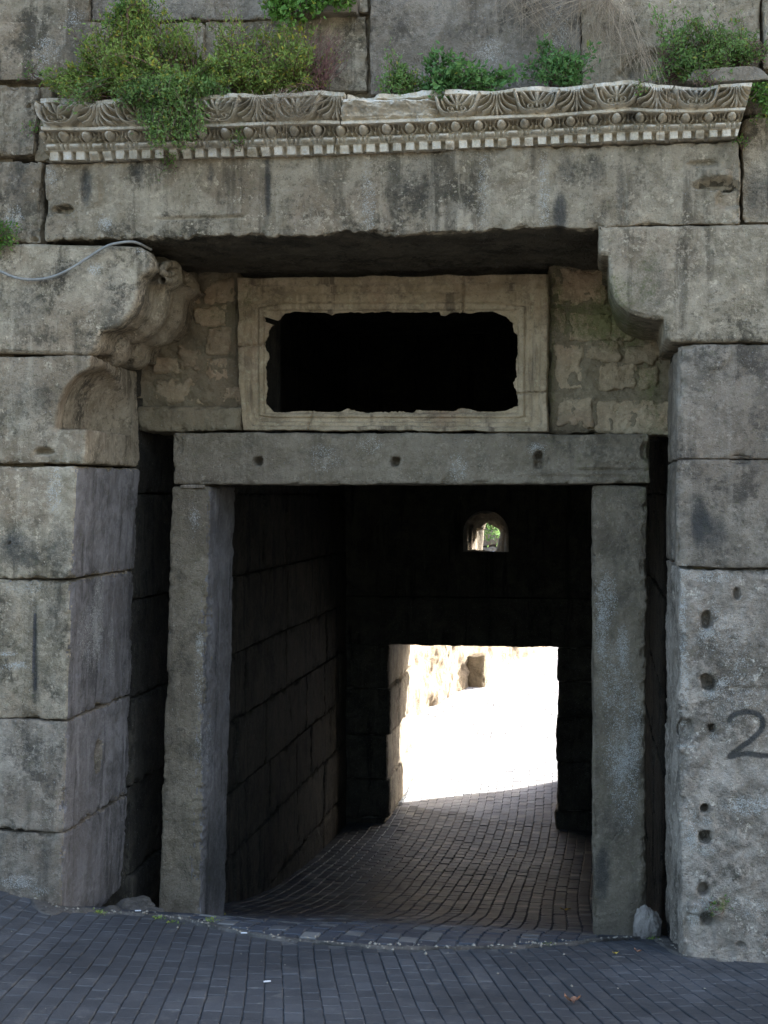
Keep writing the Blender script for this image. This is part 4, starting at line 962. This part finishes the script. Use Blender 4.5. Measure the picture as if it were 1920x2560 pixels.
plant('shrub', 'thin spray of bare reddish twigs right of the twiggy shrub', [L_(640, 190), L_(690, 190)],
      [(720, 110, -.05, 60, 70, .05, 3), (700, 150, -.08, 80, 40, .06, 2), (620, 260, -.3, 60, 60, .03, .6)], 130, 1, .012, M['leaf'], M['redtwig'], stemr=.0014)
plant('shrub', 'low leafy plant on the ledge just right of the crack in the cornice', [L_(850, 200), L_(880, 200)],
      [(860, 150, -.12, 44, 40, .08, 2), (880, 175, -.16, 34, 22, .08, 2), (838, 178, -.12, 20, 20, .06, 1)], 80, 20, .024, M['leaf_blue'], M['bark'])
plant('shrub', 'broad leaved plant with a yellow leaf on the middle of the ledge', [L_(950, 196), L_(1000, 194), L_(1040, 190)],
      [(945, 150, -.14, 44, 40, .08, 2), (1000, 170, -.2, 60, 22, .09, 3), (985, 190, -.24, 60, 12, .06, 2), (1060, 160, -.14, 46, 30, .07, 2), (960, 110, -.06, 10, 40, .03, .3), (1090, 175, -.14, 24, 24, .06, 1)], 150, 12, .036, M['leaf_dark'], M['bark'], asp=.55)
plant('shrub', 'dark green bushy plant on the ledge left of the dry grass', [L_(1200, 182), L_(1230, 180)],
      [(1205, 130, -.13, 62, 36, .09, 3), (1240, 150, -.16, 34, 28, .08, 2), (1160, 95, -.06, 16, 12, .04, .4), (1190, 165, -.2, 26, 18, .06, 1), (1130, 150, -.1, 16, 30, .05, .5)], 110, 18, .028, M['leaf_dark'], M['bark'], asp=.5)
plant('shrub', 'loose bluish green shrub along the top right of the wall', [W(1450, 165, .0), W(1520, 160, .0), W(1600, 150, .0), W(1645, 120, .0)],
      [(1460, 110, -.10, 50, 60, .08, 2), (1540, 90, -.10, 60, 50, .08, 2.4), (1610, 90, -.1, 50, 60, .08, 2.4), (1640, 40, -.08, 30, 60, .07, 1.6), (1440, 60, -.06, 30, 40, .05, .8), (1480, 150, -.14, 60, 16, .07, 1.5), (1560, 140, -.12, 60, 14, .06, 1)], 330, 20, .023, M['leaf_blue'], M['bark'])
plant('shrub', 'green tuft hanging past the right end of the cornice', [W(1665, 170, .02), W(1680, 200, .0)],
      [(1640, 200, -.14, 20, 26, .06, 2), (1665, 230, -.14, 30, 40, .06, 2), (1650, 255, -.08, 14, 16, .05, 1)], 80, 26, .021, M['leaf_bright'], M['bark'])
plant('weed', 'small green weed in the joint at the left edge beside the cable', [W(-5, 520, .02), W(-20, 500, .02)], [(8, 505, -.05, 24, 26, .04, 2), (10, 530, -.04, 18, 10, .03, 1), (-30, 500, -.05, 26, 30, .04, 1)], 50, 22, .020, M['leaf_bright'], M['bark'])
for (x, y, Y, r, lab, n) in [(66, 155, .03, 12, 'tiny weed in the wall joint near the upper left corner', 14), (362, 346, -.06, 12, 'tiny weed growing from the foot of the cornice above the beam', 16), (515, 302, -.14, 12, 'tiny weed rooted in the egg and dart carving left of centre', 12), (78, 272, -.12, 12, 'tiny weed on the left end of the cornice', 8), (1380, 192, -.3, 10, 'tiny weed at the head of the cornice below the dry grass', 10),
                             (1600, 302, .03, 14, 'tiny weed under the right end of the cornice', 14), (1548, 1955, -.03, 7, 'tiny weed in a hole low on the right pier', 10), (1518, 175, -.2, 16, 'tiny weed on the small slab right of the dry grass', 12)]:
    plant('weed', lab, [W(x, y+r*.6, Y)], [(x, y, Y-.02, r, r*.7, .02, 1)], n, 10, .014, M['leaf_bright'], M['bark'])
for (x, y, lab) in [(215, 1972, 'low weed in the paving joint below the left pier'), (342, 1984, 'low weed in the paving left of the left door post'), (455, 1988, 'low weed at the foot of the left door post'), (478, 1978, 'low weed against the inner side of the left door post'), (1178, 2041, 'low weed on the threshold left of the right door post'), (375, 1993, 'low weed just in front of the left door post'), (1412, 2030, 'low weed below the whitish stone')]:
    p = WF(x, y); o = empty('weed', p.tolist(), lab, 'weed'); m = 40
    B = p+rng.normal(size=(m, 3))*np.array([.02, .012, .004]); lv, lf = leaves(B, rng.normal(size=(m, 3))*.6+np.array([0, -.2, .7]), rng.uniform(.008, .02, m), .5)
    mk('foliage', lv, lf, M['leaf'], o, smooth=False)
def drygrass(label, top, tips, n, lenj, seed):
    r = np.random.default_rng(seed); V, F = [], []
    for k in range(n):
        a = W(*top[r.integers(len(top))]); b = W(*tips[r.integers(len(tips))]); s = .0032
        a = a+r.normal(size=3)*np.array([.03, .012, .02]); b = b+r.normal(size=3)*np.array([.05, .02, .05]); m = (a+b)/2+r.normal(size=3)*np.array([.04, .02, .02])+np.array([0, -.05, .02])
        t = np.linspace(0, r.uniform(.5, 1), 10)[:, None]; tube(V, F, a*(1-t)**2+2*m*t*(1-t)+b*t*t, np.linspace(.0014, .0006, 10), 3)
    P = np.vstack(V); return mk('dry_grass', P, F, M['straw'], label=label, cat='dry grass')
drygrass('tuft of straw coloured dry grass falling over the right part of the cornice', [(1360, 60, -.02), (1340, 30, .0), (1380, 100, -.05), (1320, 5, .02), (1390, 120, -.08), (1300, 60, 0)], [(1300, 140, -.04), (1415, 190, -.26), (1400, 165, -.2), (1430, 200, -.3), (1395, 185, -.25), (1360, 130, -.1), (1340, 150, -.08)], 110, 1, 31)
drygrass('thin veil of dry stems hanging down the wall right of the centre', [(1100, -30, .03), (1250, -30, .03), (1150, -20, .03), (1300, -10, .03)], [(1120, 90, .0), (1180, 110, .0), (1240, 150, -.02), (1290, 160, -.03), (1080, 60, .0)], 150, 1, 32)
drygrass('few long dry stems trailing from the cornice down over the beam', [(1445, 200, -.28), (1450, 190, -.28)], [(1446, 330, -.08), (1440, 350, -.08), (1452, 310, -.1)], 12, 1, 33)
drygrass('thin dry stems trailing over the left half of the cornice', [(600, 200, -.28), (640, 195, -.28), (560, 205, -.28), (690, 200, -.28)], [(600, 320, -.16), (590, 340, -.12), (630, 290, -.2), (560, 300, -.2), (680, 250, -.25)], 60, 1, 34)

# ------------------------------------------------------------------ BEYOND THE PASSAGE
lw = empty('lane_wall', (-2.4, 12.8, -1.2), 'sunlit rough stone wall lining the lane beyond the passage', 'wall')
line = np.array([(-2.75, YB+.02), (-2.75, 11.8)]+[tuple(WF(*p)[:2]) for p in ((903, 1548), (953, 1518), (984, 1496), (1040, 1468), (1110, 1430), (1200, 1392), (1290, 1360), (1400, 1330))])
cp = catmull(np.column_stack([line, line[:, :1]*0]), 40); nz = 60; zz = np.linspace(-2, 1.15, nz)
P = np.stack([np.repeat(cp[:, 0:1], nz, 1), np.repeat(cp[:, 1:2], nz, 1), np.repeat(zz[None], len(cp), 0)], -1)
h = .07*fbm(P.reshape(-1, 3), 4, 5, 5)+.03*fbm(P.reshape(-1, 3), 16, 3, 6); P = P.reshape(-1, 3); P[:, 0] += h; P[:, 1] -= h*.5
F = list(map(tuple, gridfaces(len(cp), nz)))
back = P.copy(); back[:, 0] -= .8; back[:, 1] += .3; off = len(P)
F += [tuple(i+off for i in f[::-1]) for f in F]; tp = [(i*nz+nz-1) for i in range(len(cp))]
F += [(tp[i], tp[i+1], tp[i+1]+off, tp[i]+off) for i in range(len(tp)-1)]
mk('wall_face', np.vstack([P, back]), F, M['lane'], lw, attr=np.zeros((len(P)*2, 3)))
bq = WF(1030, 1484); bx = bq
stone('buttress_block', box8(bx[0]-.17, bx[0]+.13, bx[1]-.02, bx[1]+.45, floorz(bx[0], bx[1])-.05, floorz(bx[0], bx[1])+.50), M['shade_block'], None, stain=False, seed=500, res=.03, r=.07, amp=.03, chip=.05, label='big rough block standing against the sunlit lane wall', cat='stone')
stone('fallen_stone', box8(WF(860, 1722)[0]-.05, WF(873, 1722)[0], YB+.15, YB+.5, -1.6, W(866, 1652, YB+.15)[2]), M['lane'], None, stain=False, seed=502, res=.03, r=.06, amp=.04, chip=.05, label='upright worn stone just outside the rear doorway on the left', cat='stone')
bw = empty('terrace_wall', (1.0, 26.0, .5), 'distant grey boulder wall seen through the small arched window', 'wall')
mat_b = M['stone_grey']
for r_ in range(9):
    x = -5+.4*(r_ % 2)
    while x < 5:
        L = random.uniform(.7, 1.2); z0 = -.3+r_*.42
        stone('boulder', box8(x, x+L-.02, 26+.10*r_, 26.9+.1*r_, z0, z0+.41), mat_b, bw, stain=False, seed=int(r_*50+x*9+80), res=.10, r=.14, amp=.05, chip=.05); x += L
plant('shrub', 'distant shaded bush hanging over the boulder wall', [np.array([-.8, 25.6, 2.6]), np.array([-2.5, 25.6, 2.6]), np.array([-1.5, 25.6, 3.4])],
      [(1060, 1138, 18, 40, 14, .6, 3), (1050, 1158, 18, 40, 7, .5, 1.6), (1085, 1166, 18, 10, 10, .4, 1), (1060, 1110, 18, 60, 12, .5, 2)], 240, 30, .10, M['leaf_dark'], M['bark'])

for o in list(bpy.data.objects):
    if o.parent is None and 'category' in o:
        k = o.name.split('.')[0]
        g = {'weed': 'small weeds rooted in joints and cracks', 'cigarette_end': 'cigarette ends on the ground', 'dead_leaf': 'fallen leaves on the paving',
             'dry_grass': 'dry stems hanging on the wall', 'loose_stone': 'loose stones at the foot of the gateway'}.get(k)
        if k == 'shrub' and o.location.y < 2: g = 'green shrubs on the ledge and in the wall above the cornice'
        if g: o['group'] = g
